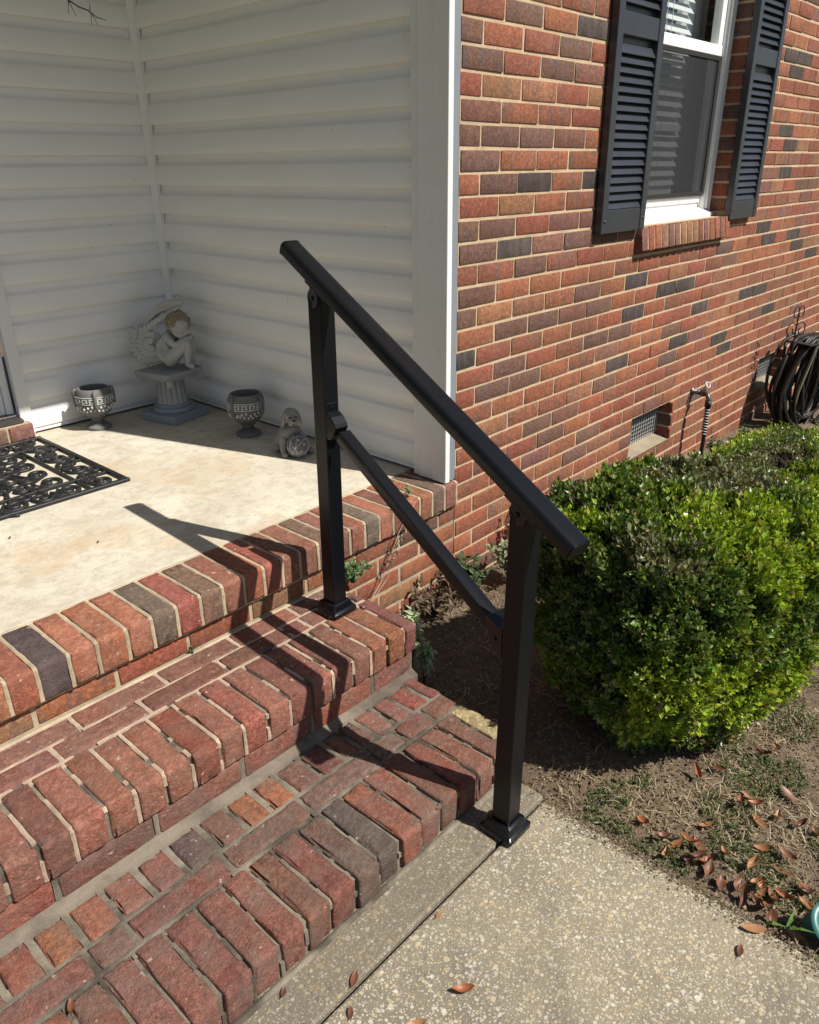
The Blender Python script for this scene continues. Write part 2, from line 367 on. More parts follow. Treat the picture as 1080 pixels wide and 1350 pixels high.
CO = .0677; PX = .2032; OFF = .004
DARK = {(2, 11), (3, 10), (4, 5), (4, 14), (6, 9), (6, 12), (6, 13), (7, -1), (7, 5), (8, 7), (8, 8), (8, 17), (9, 5), (10, 13), (10, 15), (11, 12), (12, 1), (15, 1), (15, 3), (17, 13), (18, 13), (22, 3), (22, 13), (23, 12), (23, 13)}
BROWN = {(-1, 3), (0, 4), (2, 2), (3, 4), (4, 13), (5, 0), (5, 1), (5, 7), (6, 1), (6, 4), (6, 5), (8, 1), (8, 2), (8, 4), (9, -1), (9, 3), (10, 0), (10, 10), (11, 1), (12, 0), (12, 3), (13, -1), (13, 0), (13, 6), (17, -1), (17, 0), (17, 1), (20, 0), (20, 2), (21, -1), (21, 2), (22, 1)}
def fwd(p):
    d = Vector(p)-M.translation; z = d.dot(_f)
    return z, (540+1022.5*d.dot(_r)/z, 675+1022.5*d.dot(_d)/z) if z > .05 else (-9999, -9999)

# ================================================================== GROUND, WALKS
GZ = -.352
def gz(x, y):
    z = GZ-.045*max(0, min(1, (x-.6)/2.2))
    if x < -.66 and y < -.2: return -.46 if x > -2.62 else -.36
    z += .014*noise.noise(Vector((x*2.3, y*2.3, 3)))+.008*noise.noise(Vector((x*9, y*9, 1)))
    z += .016*math.exp(-((x-.15)**2+(y+.78)**2)/.35)
    if y < -.83: z -= .008*math.exp(-((x+.66)/.10)**2)
    return z
xs = [-60, -30, -15, -8, -5, -3.5, -2.8, -2.62, -2.61, -2.2, -1.6, -1.0, -.67, -.66]; x = -.64
while x < 2.2: xs.append(x); x += .03
xs += [2.4, 2.7, 3.1, 3.6, 4.2, 5, 7, 10, 16, 30, 60]
ys = [-60, -30, -15, -9, -6, -4.5, -3.6, -3.0, -2.6]; y = -2.3
while y < .02: ys.append(y); y += .03
ys += [.06, 1, 3, 8, 20, 60]
mb = MB(); vs = [(a, b, gz(a, b)) for b in ys for a in xs]; n = len(xs)
mb.add(vs, [(j*n+i, j*n+i+1, (j+1)*n+i+1, (j+1)*n+i) for j in range(len(ys)-1) for i in range(n-1)])
structure(mb, 'ground', MT['soil'], smooth=True, fix=False)
# footing strip in front of the lower step, then the walk slab
mb = MB(); mb.box(-2.6, -.672, -.843, -.60, -.47, -.330)
structure(mb, 'concrete_footing', MT['footing'], bevel=.006)
# walk outline with slightly wandering right edge
mb = MB(); pr = [(-.684+.006*noise.noise(Vector((k*1.7, 0, 5))), -.8505-k*.12) for k in range(60)]
top = [(-2.6, -.8505)]+pr[:1]+pr[1:]+[(-2.6, pr[-1][1])]
mb.prism(top, 2, -.50, -.3315)
structure(mb, 'sidewalk', MT['sidewalk'], bevel=.007)
mb = MB(); mb.box(2.75, 4.4, -.62, -.012, -.60, -.40); structure(mb, 'concrete_pad', MT['concrete'], bevel=.01)

# ================================================================== BRICK FACADE
house = thing('brick_house_wall', 'red brick house wall with black shuttered window and foundation vents', 'wall')
OPEN = [(1.19, 2.085, .862, 2.35), (1.326, 1.733, -3*CO, 0.0), (2.95, 3.357, -3*CO, 0.0)]
def clip_row(a, b, z0, z1):
    segs = [(a, b)]
    for x0, x1, q0, q1 in OPEN:
        if z1-.004 <= q0 or z0+.004 >= q1: continue
        ns = []
        for s, e in segs:
            if e <= x0 or s >= x1: ns.append((s, e)); continue
            if s < x0-.02: ns.append((s, x0-.002))
            if e > x1+.02: ns.append((x1+.002, e))
        segs = ns
    return segs
bricks = []
rw = random.Random(11)
for k in range(-8, 36):
    off = OFF+(0 if (21-k) % 2 == 1 else PX/2); z0 = k*CO+.0048; z1 = (k+1)*CO-.0048
    dz = rw.uniform(-.0008, .0008)
    for n in range(-1, 24):
        a = off+n*PX+.0038+rw.uniform(-.0012, .0012); b = off+(n+1)*PX-.0038+rw.uniform(-.0012, .0012)
        a = max(a, .001 if k >= 0 else (-.012 if False else .001))
        if b <= .02 or a > 4.75: continue
        t = 'dark' if (k, n) in DARK else ('brown' if (k, n) in BROWN else rw.choice(['red', 'orange', 'orange', 'tan', 'mix', 'mix', 'mauve', 'red', 'brown', 'orange']))
        if t != 'dark' and (k, n) not in BROWN and rw.random() < .015 and n > 6: t = 'dark'
        if t == 'brown' and (k, n) not in BROWN and rw.random() < .5: t = 'mauve'
        if k < 12 and t in ('brown', 'mauve') and (k, n) not in BROWN and rw.random() < .7: t = rw.choice(['red', 'mix', 'orange'])
        for s, e in clip_row(a, b, z0, z1):
            zz, uv = fwd(((s+e)/2, 0, (z0+z1)/2)); vis = -20 < uv[0] < 1100 and -20 < uv[1] < 1370
            bricks.append((zz if vis else 99+zz, s, e, z0+dz, z1+dz, t, rw.uniform(-.0012, .0012)))
bricks.sort()
wm = {}
def wall_brick_geo(L, H, seed, t):
    vs, fs = rbox(L, .06, H, .0035, .0011, seed, 0, False); return vs, fs
rest = MB()
for i, (zz, s, e, z0, z1, t, dy) in enumerate(bricks):
    L = e-s; H = z1-z0
    if i < 300:
        full = abs(L-(PX-.0076)) < .004; key = (t, random.randrange(5 if full else 2), 'f' if full else round(L, 2))
        if key not in wm:
            c = TONE[t]; f = U(.86, 1.14); c = (c[0]*f, c[1]*f*U(.93, 1.07), c[2]*f*U(.93, 1.07), min(1, c[3]*U(.4, 1.5)))
            a_, b_ = wall_brick_geo(L, H, len(wm)*3+1, t); q = MB(); q.add(a_, b_, c); wm[key] = q.mesh('brick', MT['wall_brick'], True, True, True)
            try: wm[key].set_sharp_from_angle(angle=math.radians(40))
            except Exception: pass
        link('brick', wm[key], house, ((s+e)/2, .03+dy, (z0+z1)/2))
    else:
        c = TONE[t]; f = U(.86, 1.14); c = (c[0]*f, c[1]*f*U(.93, 1.07), c[2]*f*U(.93, 1.07), min(1, c[3]*U(.4, 1.5)))
        j = lambda: U(-.001, .001)
        y0 = dy; ch = .0035
        o4 = [(s+j(), z0+j()), (e+j(), z0+j()), (e+j(), z1+j()), (s+j(), z1+j())]
        i4 = [(s+ch+j(), z0+ch+j()), (e-ch+j(), z0+ch+j()), (e-ch+j(), z1-ch+j()), (s+ch+j(), z1-ch+j())]
        V = [(a, .05, b) for a, b in o4]+[(a, y0+.003, b) for a, b in o4]+[(a, y0, b) for a, b in i4]
        rest.add(V, [(8, 9, 10, 11)]+[(p, (p+1) % 4, 4+(p+1) % 4, 4+p) for p in range(4)]+[(4+p, 4+(p+1) % 4, 8+(p+1) % 4, 8+p) for p in range(4)], c)
o = build(rest, 'brick_field', MT['wall_brick'], house, kind='stuff')
# mortar bed with openings
xs_ = sorted({0.004, 4.8}|{v for q in OPEN for v in q[:2]}); zs_ = sorted({-.56, 2.42}|{v for q in OPEN for v in q[2:]})
mb = MB()
for i in range(len(xs_)-1):
    for j in range(len(zs_)-1):
        cx, cz = (xs_[i]+xs_[i+1])/2, (zs_[j]+zs_[j+1])/2
        if any(q[0] < cx < q[1] and q[2] < cz < q[3] for q in OPEN): continue
        mb.box(xs_[i], xs_[i+1], .0035, .10, zs_[j], zs_[j+1])
build(mb, 'mortar', MT['wall_mortar'], house)
# bricks of the window reveal (right jamb) and the soldier sill
for k in range(13, 36):
    t = random.choice(['red', 'orange', 'brown', 'mix', 'mauve'])
    me = pooled('reveal', .02, .094, CO-.011, .003, .001, 0, False, t, TONE, 'wall_brick', 2)
    link('brick', me, house, (2.085+.006, .053, (k+.5)*CO))
    link('brick', me, house, (1.19-.006, .053, (k+.5)*CO))
for i in range(15):
    xx = 1.170+.0615*i; t = random.choice(['tan', 'orange', 'mauve', 'red', 'brown', 'mix', 'tan'])
    me = pooled('sill', .052, .155, .098, .004, .0015, .0006, False, t, TONE, 'wall_brick', 2)
    link('brick', me, house, (xx+.026, .045, .806), (math.radians(-8), 0, 0))
mb = MB(); mb.box(1.174, 2.085, -.108+.035, .07, -.045, .044); build(mb, 'mortar', MT['wall_mortar'], house, (0, .045, .806), (math.radians(-8), 0, 0))
# foundation vents
for x1 in (OPEN[1][1], OPEN[2][1]):
    for k in (-1, -2, -3): link('brick', pooled('reveal', .02, .054, CO-.011, .003, .001, 0, False, 'red' if k != -2 else 'brown', TONE, 'wall_brick', 2), house, (x1+.006, .033, (k+.5)*CO))
for vi, (x0, x1, z0, z1) in enumerate(OPEN[1:]):
    g = MB(); nx_, nz_ = 16, 8; zb = z0+.030
    for i in range(nx_+1):
        a = x0+.006+(x1-x0-.012)*i/nx_; g.box(a-.0016, a+.0016, .060, .064, zb, z1-.004)
    for i in range(nz_+1):
        a = zb+(z1-.004-zb)*i/nz_; g.box(x0+.004, x1-.004, .0655, .0695, a-.0016, a+.0016)
    vent = build(g, 'foundation_vent', MT['galvanised'], house)
    b = MB(); b.box(x0-.003, x1+.003, .085, .098, z0, z1+.002); build(b, 'vent_back', MT['dark'], vent)
    b = MB(); b.prism([(-.005, z0-.004), (.084, z0-.004), (.084, z0+.032), (-.005, z0+.006)], 0, x0+.002, x1-.002)
    build(b, 'vent_sill', MT['vent_sill'], vent, bevel=.003)
# ---- window
win = build(MB().box(1.19, 1.255, .088, .16, .862, 2.35).box(2.018, 2.084, .088, .16, .862, 2.35), 'window', MT['white_vinyl'], house, bevel=.003)
b = MB(); b.prism([(.052, .858), (.17, .858), (.17, .925), (.118, .925), (.118, .905), (.086, .893), (.052, .880)], 0, 1.20, 2.055); build(b, 'window_sill', MT['white_vinyl'], win, bevel=.002)
b = MB(); b.box(2.030, 2.040, .078, .088, .90, 2.3).box(2.055, 2.066, .076, .088, .90, 2.3).box(2.072, 2.083, .080, .088, .88, 2.3); build(b, 'frame_track', MT['white_vinyl'], win)
b = MB(); b.box(1.256, 2.017, .110, .14, .926, .965).box(1.256, 1.290, .110, .14, .9655, 1.545).box(1.985, 2.017, .110, .14, .9655, 1.545); build(b, 'lower_sash', MT['white_vinyl'], win, bevel=.002)
b = MB(); b.box(1.256, 2.017, .096, .138, 1.546, 1.590).box(1.256, 1.300, .100, .138, 1.5905, 2.3).box(1.972, 2.017, .100, .138, 1.5905, 2.3); build(b, 'upper_sash', MT['white_vinyl'], win, bevel=.003)
b = MB(); b.box(1.20, 2.02, .0985, .1005, .955, 1.545); build(b, 'insect_screen', MT['screen'], win)
b = MB(); b.box(1.20, 1.282, .094, .106, .9655, 1.544).box(1.990, 2.016, .094, .106, .9655, 1.544).box(1.283, 1.989, .094, .106, 1.528, 1.544).box(1.283, 1.989, .094, .106, .9655, .976); build(b, 'screen_frame', MT['dark'], win)
b = MB(); b.add([(1.300, .118, 1.591), (1.972, .118, 1.591), (1.972, .118, 2.3), (1.300, .118, 2.3)], [(0, 1, 2, 3)]); build(b, 'upper_pane', MT['glass'], win, fix=False)
b = MB(); b.add([(1.291, .125, .966), (1.984, .125, .966), (1.984, .125, 1.5455), (1.291, .125, 1.5455)], [(0, 1, 2, 3)]); build(b, 'lower_pane', MT['glass'], win, fix=False)
sm = MB(); sm.prism([(-.013, -.019), (.013, .017), (.0125, .0195), (-.0155, -.0175)], 0, 1.22, 1.86); sme = sm.mesh('blind_slat', MT['blind'])
for i in range(34):
    z = .985+i*.041
    if abs(z-1.23) < .022: pass
    link('blind_slat', sme, win, (0, .195, z), (0 if i > 0 else .5, 0, 0))
b = MB(); b.box(1.21, 1.87, .172, .215, .93, .962); build(b, 'blind_bottom_rail', MT['blind'], win)
b = MB(); b.box(1.26, 1.84, .170, .176, 1.236, 1.262); build(b, 'sash_lock_rail', MT['blind'], win)
b = MB(); b.tube([(1.58, .168, 2.2), (1.58, .168, .99)], .0013, 4).tube([(1.63, .168, 2.2), (1.63, .168, .99)], .0013, 4); build(b, 'blind_cord', MT['blind'], win)
b = MB(); n = 40
cu = [(1.86+.30*i/n, .26+.018*math.sin(i*1.3)+.008*math.sin(i*2.9)) for i in range(n+1)]
b.add([(x, y, z) for z in (.93, 2.3) for x, y in cu], [(i, i+1, n+2+i, n+1+i) for i in range(n)]); build(b, 'curtain', plain('curtain', (.55, .53, .52), .9), win, smooth=True, fix=False)
b = MB(); V = [(x, y, z) for z in (.7, 2.45) for y in (.1605, 1.6) for x in (.5, 2.9)]
b.add(V, [(0, 1, 3, 2), (4, 6, 7, 5), (2, 3, 7, 6), (0, 2, 6, 4), (1, 5, 7, 3)]); build(b, 'room_behind', MT['interior'], win, fix=False)
# ---- shutters
def shutter(x0, x1, z0, rail, label):
    W = x1-x0; z1 = 2.32; y0, y1 = -.036, -.004
    st = MB(); sw = .042
    st.box(x0, x0+sw, y0, y1, z0, z1).box(x1-sw, x1, y0, y1, z0, z1)
    sh = build(st, 'shutter', MT['shutter'], house, bevel=.004); sh['label'] = label
    r = MB(); r.box(x0+sw+.0005, x1-sw-.0005, y0+.003, y1, z0, z0+.085).box(x0+sw+.0005, x1-sw-.0005, y0+.003, y1, rail-.036, rail+.036).box(x0+sw+.0005, x1-sw-.0005, y0+.003, y1, z1-.06, z1)
    build(r, 'shutter_rail', MT['shutter'], sh, bevel=.003)
    bk = MB(); bk.box(x0+sw-.004, x1-sw+.004, y1-.006, y1-.002, z0+.01, z1-.01); build(bk, 'shutter_back', MT['shutter'], sh)
    lv = MB(); lv.prism([(-.012, -.0175), (-.008, -.0195), (.010, .014), (.006, .016)], 0, x0+sw+.001, x1-sw-.001); lme = lv.mesh('louver', MT['shutter'])
    z = z0+.105
    while z < z1-.08:
        if abs(z-rail) > .052: link('louver', lme, sh, (0, y0+.017, z))
        z += .0305
    sc = MB()
    for xx in (x0+.022, x1-.022):
        for zz in (z0+.045,): sc.lathe([(.006, 0), (.006, .002), (.003, .004)], 10, M=Matrix.Translation((xx, y0, zz)) @ Matrix.Rotation(math.pi/2, 4, 'X'))
    build(sc, 'screw', MT['shutter'], sh)
shutter(.815, 1.165, .857, 1.553, None or 'louvered shutter left of the window')
shutter(2.055, 2.400, .846, 1.548, 'louvered shutter right of the window')
# roof eave over wall and porch: out of frame, shades the porch corner
mb = MB(); mb.box(-4.2, 5.4, -.02, 3.2, 2.44, 2.50).box(-4.2, 5.4, -.105, -.02, 2.42, 2.62)
structure(mb, 'porch_ceiling', MT['trim'])

# ================================================================== PORCH
porch = thing('porch', 'concrete front porch edged with a row of red bricks', 'porch')
mb = MB(); mb.box(-2.75, .02, .1845, 1.75, -.05, .0975); build(mb, 'porch_slab', MT['porch_concrete'], porch, bevel=.003)
j = [-.012-.0645*n for n in range(11)]
j += [-.727, -.792, -.857, -.925, -.993, -1.063, -1.133, -1.203, -1.271, -1.346, -1.414, -1.488, -1.556]
while j[-1] > -2.7: j.append(j[-1]-.0705)
rt = ['redbrown', 'brown', 'orange', 'orange', 'redbrown', 'orange', 'grey', 'red', 'redbrown', 'brown', 'redbrown', 'redbrown', 'red', 'red', 'redbrown', 'brown', 'red', 'slate', 'orange', 'orange', 'orange', 'dark', 'red']
rs = random.Random(5)
def joint(mb, x, path, wd, gap=.06, wob=.0012, seed=0):
    """mortar strip in a joint: path is a list of (y,z); width wd along x"""
    q = random.Random(seed); P = []
    for (a, b), (c, d) in zip(path, path[1:]):
        L = math.hypot(c-a, d-b); k = max(1, int(L/.012))
        P += [(a+(c-a)*t/k, b+(d-b)*t/k) for t in range(k)]
    P.append(path[-1]); off = q.random()*50; segs = []; cur = []
    for i, (y, z) in enumerate(P):
        if noise.noise(Vector((i*.35, off, x*9))) > .5-gap*3 and gap > 0 and 1 < i < len(P)-1:
            if len(cur) > 1: segs.append(cur)
            cur = []; continue
        h = wob*noise.noise(Vector((y*60, z*60, off))); l = wd/2*(1+.25*noise.noise(Vector((y*45, z*45, off+9)))); sx = .0012*noise.noise(Vector((y*30, z*30, off+20)))
        cur.append((x+sx, y, z+h, l, h))
    if len(cur) > 1: segs.append(cur)
    for sg in segs:
        vs = []; n = len(sg)
        for i, (xx, y, z, l, h) in enumerate(sg):
            a = sg[max(0, i-1)]; b = sg[min(n-1, i+1)]; ty, tz = b[1]-a[1], b[2]-a[2]; t = math.hypot(ty, tz) or 1
            ny, nz = -tz/t, ty/t          # into the wall for a path running to -y and then down
            dy, dz = ny*.02, nz*.02
            vs += [(xx-l, y+dy, z+dz), (xx-l, y, z-.0008), (xx, y-ny*.0012-ny*h, z+.0006), (xx+l, y, z-.0008), (xx+l, y+dy, z+dz)]
        fs = [(i*5+k, i*5+k+1, (i+1)*5+k+1, (i+1)*5+k) for i in range(n-1) for k in range(4)]+[(0, 1, 2, 3, 4), tuple((n-1)*5+k for k in range(5))[::-1]]
        mb.add(vs, fs)
jm = MB()
for i in range(len(j)-1):
    x1, x0 = j[i], j[i+1]; cx = (x0+x1)/2; wd = abs(x1-x0)-.0082
    t = rt[i] if i < len(rt) else rs.choice(['red', 'orange', 'brown', 'redbrown', 'dark'])
    me = pooled('rowlock%d' % round(wd*1000), wd, .199, .0915, .0050, .0010, .0008, True, t, STONE, 'porch_brick', 3)
    link('brick', me, porch, (cx, .0795+rs.uniform(-.0015, .0015), .0512+rs.uniform(-.001, .001)), (0, 0, rs.uniform(-.008, .008)))
for i, x in enumerate(j): joint(jm, x, [(.178, .0955), (-.012, .0955), (-.0185, .089), (-.0185, .006)], .0092, .0, .0014, i)
build(jm, 'mortar', MT['porch_mortar'], porch, kind='stuff')
mb = MB(); mb.box(-2.72, -.001, -.012, .1835, .004, .088); mb.box(-2.72, -.001, .0035, .1835, -.56, .0035)
build(mb, 'mortar_bed', MT['porch_mortar'], porch)
# mortar bed lines under the rowlock and between slab and rowlock
mb = MB()
def bead(mb, x0, x1, y, z, wy, wz, seed, step=.02):
    n = int((x1-x0)/step); vs = []
    for i in range(n+1):
        x = x0+(x1-x0)*i/n; a = 1+.35*noise.noise(Vector((x*25, seed, 0))); b = 1+.35*noise.noise(Vector((x*25, seed, 7)))
        for k in range(6):
            t = 2*math.pi*k/6; vs.append((x, y+wy*a*math.cos(t), z+wz*b*math.sin(t)))
    mb.add(vs, [(i*6+k, i*6+(k+1) % 6, (i+1)*6+(k+1) % 6, (i+1)*6+k) for i in range(n) for k in range(6)])
bead(mb, -2.7, -.002, -.002, .000, .008, .0068, 1); bead(mb, -2.7, -.01, .1805, .0935, .006, .0045, 2)
bead(mb, -2.7, -.60, -.003, -.0725, .007, .006, 3)
build(mb, 'mortar_bead', MT['porch_mortar'], porch, smooth=True)
# courses under the rowlock
for k in range(-1, -9, -1):
    off = OFF+.012+(0 if (21-k) % 2 == 1 else PX/2)
    for n in range(-14, 0):
        a = off+n*PX+.005; b = off+(n+1)*PX-.005
        if b > -.001: b = -.003 if a < -.05 else b
        if b > .0: b = -.003
        if b-a < .02 or b < -2.7 or (k < -1 and b < -.62): continue
        t = rs.choice(['orange', 'red', 'orange', 'tan', 'mix']) if not (k == -1 and n == -2) else 'brown'
        L = b-a
        me = pooled('course%.2f' % L, L, .06, CO-.011, .0035, .001, .0, False, t, TONE, 'wall_brick', 3)
        link('brick', me, porch, ((a+b)/2, .030+U(-.001, .001), (k+.5)*CO))

# ================================================================== STEPS
steps = thing('brick_steps', 'two worn red brick steps leading from the sidewalk up to the porch', 'steps')
XL = -2.6
mb = MB()
mb.prism([(-.0025, -.40), (-.0025, -.0775), (-.335, -.0775), (-.335, -.16), (-.3300, -.165), (-.3300, -.40)], 0, XL, -.594)
mb.prism([(-.329, -.42), (-.329, -.246), (-.725, -.246), (-.725, -.42)], 0, XL, -.626)
build(mb, 'mortar_bed', MT['low_mortar'], steps)
sj = MB(); lj = MB()
# upper tread: two stretcher rows
def stretch_row(joints, yc, w, zt, h, tones, mat, tab, gap, key, jitter=.0012):
    for i in range(len(joints)-1):
        b, a = joints[i], joints[i+1]; L = round(abs(b-a)-gap, 3)
        t = rs.choice(tones)
        me = pooled('%s%.3f' % (key, L), L, w, h, .005, .0016, .0009, True, t, tab, mat, 1)
        link('brick', me, steps, ((a+b)/2, yc+rs.uniform(-jitter, jitter), zt-h/2+rs.uniform(-jitter, jitter)), (rs.uniform(-.01, .01), rs.uniform(-.004, .004), rs.uniform(-.006, .006)))
r1 = [-.592, -.785, -.992, -1.214, -1.440]; 
while r1[-1] > XL: r1.append(r1[-1]-.218)
r2 = [-.592, -.622, -.802, -.865, -1.076, -1.300, -1.518]
while r2[-1] > XL: r2.append(r2[-1]-.216)
stretch_row(r1, -.0405, .066, -.070, .05, ['redbrown', 'redbrown', 'mauve', 'pink'], 'step_brick', STONE, .0078, 'str')
stretch_row(r2, -.1095, .064, -.071, .05, ['redbrown', 'redbrown', 'mauve', 'redbrown'], 'step_brick', STONE, .0078, 'str')
def xbead(mb, x0, x1, y, z, w, seed, rise=.0, step=.011, gap=.12):
    """flat lumpy mortar line running along x"""
    n = int((x1-x0)/step); run = []
    def flush():
        if len(run) > 1:
            vs = []
            for x, a, b in run: vs += [(x, y-w*a, z-.018), (x, y-w*a, z+rise*.3), (x, y, z+rise+b), (x, y+w*a, z+rise*.3), (x, y+w*a, z-.018)]
            m_ = len(run); mb.add(vs, [(i*5+k, i*5+k+1, (i+1)*5+k+1, (i+1)*5+k) for i in range(m_-1) for k in range(4)]+[(0, 1, 2, 3, 4), tuple((m_-1)*5+k for k in range(5))])
    for i in range(n+1):
        x = x0+(x1-x0)*i/n
        if noise.noise(Vector((x*14, seed, 2))) > .5-gap: flush(); run = []; continue
        run.append((x, 1+.3*noise.noise(Vector((x*40, seed, 0))), .0016*noise.noise(Vector((x*55, seed, 7)))))
    flush()
xbead(sj, XL, -.60, -.0755, -.0722, .0045, 1); xbead(sj, XL, -.60, -.1455, -.0725, .0045, 2); xbead(sj, XL, -.6, -.0065, -.0705, .0045, 6, .001, gap=.02)
for x in r1[1:]: joint(sj, x, [(-.009, -.0718), (-.072, -.0718)], .011, .06, .0012, int(-x*1000))
for x in r2[1:]: joint(sj, x, [(-.079, -.0725), (-.141, -.0725)], .011, .12, .0012, int(-x*1000))
# upper nosing
nj = [-.587, -.638, -.706, -.768, -.833, -.904, -.975, -1.047, -1.115, -1.183, -1.252, -1.323, -1.391, -1.459, -1.524, -1.595, -1.660]
while nj[-1] > XL: nj.append(nj[-1]-.068)
nt1 = ['darkred', 'orange', 'orange', 'redbrown', 'pink', 'pink', 'redbrown', 'pink', 'red', 'pink', 'red', 'pink', 'pink', 'pink', 'pink', 'redbrown', 'pink', 'pink', 'pink']
for i in range(len(nj)-1):
    x1, x0 = nj[i], nj[i+1]; wd = round(abs(x1-x0)-(.0080 if i else .004), 3)
    t = nt1[i] if i < len(nt1) else rs.choice(nt1)
    me = pooled('nose%.3f' % wd, wd, .196, .0895, .0062, .0014, .0011, True, t, STONE, 'step_brick', 2)
    link('brick', me, steps, ((x0+x1)/2-(0 if i else .001), -.2470+rs.uniform(-.003, .003), -.1150+rs.uniform(-.0015, .0015)), (rs.uniform(-.012, .012), rs.uniform(-.012, .012), rs.uniform(-.014, .014)))
    if i: joint(sj, x1, [(-.150, -.0725), (-.333, -.0730), (-.3410, -.082), (-.3410, -.158)], .0088, .12, .0014, i+100)
# riser under the upper nosing
rj = [-.597, -.762, -.978, -1.196, -1.424]
while rj[-1] > XL: rj.append(rj[-1]-.222)
for i in range(len(rj)-1):
    L = round(abs(rj[i]-rj[i+1])-.014, 3); t = ['redbrown', 'red', 'redbrown', 'redbrown', 'mauve', 'red'][i % 6]
    me = pooled('riser%.3f' % L, L, .07, .064, .004, .0015, .0008, True, t, STONE, 'low_brick', 1)
    link('brick', me, steps, ((rj[i]+rj[i+1])/2, -.3005, -.198))
    if i: joint(lj, rj[i], [(-.3345, -.166), (-.3345, -.230)], .013, 0, .001, i+40)
# fillet of mortar at the riser foot
mb = MB(); n = 190; vs = []
for i in range(n+1):
    x = XL+(-.60-XL)*i/n; a = .018+.005*noise.noise(Vector((x*12, 0, 0)))+.003*noise.noise(Vector((x*50, 3, 0))); h = .007+.003*noise.noise(Vector((x*15, 5, 0)))
    vs += [(x, -.33, -.228+h*.5), (x, -.3375, -.2305+h*.4), (x, -.337-a*.55, -.2345+h*.25), (x, -.340-a, -.2375), (x, -.340-a, -.26)]
mb.add(vs, [(i*5+k, i*5+k+1, (i+1)*5+k+1, (i+1)*5+k) for i in range(n) for k in range(4)])
build(mb, 'mortar_fillet', MT['fillet_mortar'], steps, smooth=True, kind='stuff')
# lower tread: half bricks, stretcher row, nosing
h1 = [-.665, -.735, -.800, -.868, -.925, -.982, -1.058, -1.134, -1.205, -1.277, -1.350, -1.430, -1.505, -1.578, -1.652, -1.724]
while h1[-1] > XL: h1.append(h1[-1]-.0735)
tn = ['red', 'redbrown', 'pink', 'mauve', 'orange', 'redbrown', 'mauve', 'orange', 'orange', 'mauve', 'slate', 'pink', 'pink', 'orange', 'orange']
for i in range(len(h1)-1):
    wd = round(abs(h1[i]-h1[i+1])-.0150, 3)
    me = pooled('half%.3f' % wd, wd, .095, .05, .0055, .0018, .0011, True, tn[i % len(tn)], STONE, 'low_brick', 1)
    link('brick', me, steps, ((h1[i]+h1[i+1])/2, -.4115+rs.uniform(-.002, .002), -.2615+rs.uniform(-.0015, .0015)), (rs.uniform(-.012, .012), rs.uniform(-.012, .012), rs.uniform(-.02, .02)))
    joint(lj, h1[i], [(-.358, -.2405), (-.459, -.2405)], .0150, .09, .0018, i+200)
me = pooled('corner', .036, .135, .05, .006, .002, .0015, True, 'darkred', STONE, 'low_brick', 1); link('brick', me, steps, (-.642, -.395, -.262), (0, 0, .05))
s2 = [-.617, -.720, -.826, -.928, -1.148, -1.363, -1.584, -1.665]
while s2[-1] > XL: s2.append(s2[-1]-.222)
stretch_row(s2, -.4975, .060, -.2355, .05, ['redbrown', 'mauve', 'redbrown', 'brown'], 'low_brick', STONE, .013, 'low', .0018)
for x in s2[1:]: joint(lj, x, [(-.466, -.2405), (-.529, -.2405)], .0135, .09, .0018, int(-x*900))
xbead(lj, XL, -.625, -.4635, -.2400, .0062, 11, .001, gap=.1); xbead(lj, XL, -.625, -.5330, -.2400, .0062, 12, .001, gap=.06)
n2 = [-.617, -.676, -.738, -.806, -.870, -.936, -1.006, -1.076, -1.142, -1.211, -1.280, -1.345, -1.407, -1.474, -1.542, -1.604, -1.670]
while n2[-1] > XL: n2.append(n2[-1]-.0677)
tt = ['yellow', 'mauve', 'redbrown', 'red', 'redbrown', 'pink', 'red', 'slate', 'brown', 'pink', 'redbrown', 'pink', 'pink', 'pink', 'pink', 'pink', 'pink']
for i in range(len(n2)-1):
    x1, x0 = n2[i], n2[i+1]; wd = round(abs(x1-x0)-(.0085 if i else .006), 3); t = tt[i] if i < len(tt) else rs.choice(tt[1:])
    L, yc = (.196, -.6375) if i else (.150, -.612)
    me = pooled('nose2%.3f' % wd, wd, L, .0895, .0065, .0018, .0014, True, t, STONE, 'low_brick', 2)
    link('brick', me, steps, ((x0+x1)/2, yc+rs.uniform(-.004, .004), -.2805+rs.uniform(-.002, .002)), (rs.uniform(-.014, .014), rs.uniform(-.014, .014), rs.uniform(-.018, .018)))
    if i: joint(lj, x1, [(-.538, -.2405), (-.724, -.2415), (-.7305, -.250), (-.7305, -.330)], .0088, .18, .0016, i+300)
build(sj, 'mortar', MT['step_mortar'], steps, kind='stuff'); build(lj, 'mortar', MT['low_mortar'], steps, kind='stuff')
mb = MB(); bead(mb, XL, -.66, -.737, -.331, .009, .006, 9, .012); build(mb, 'mortar_bead', MT['low_mortar'], steps, smooth=True)

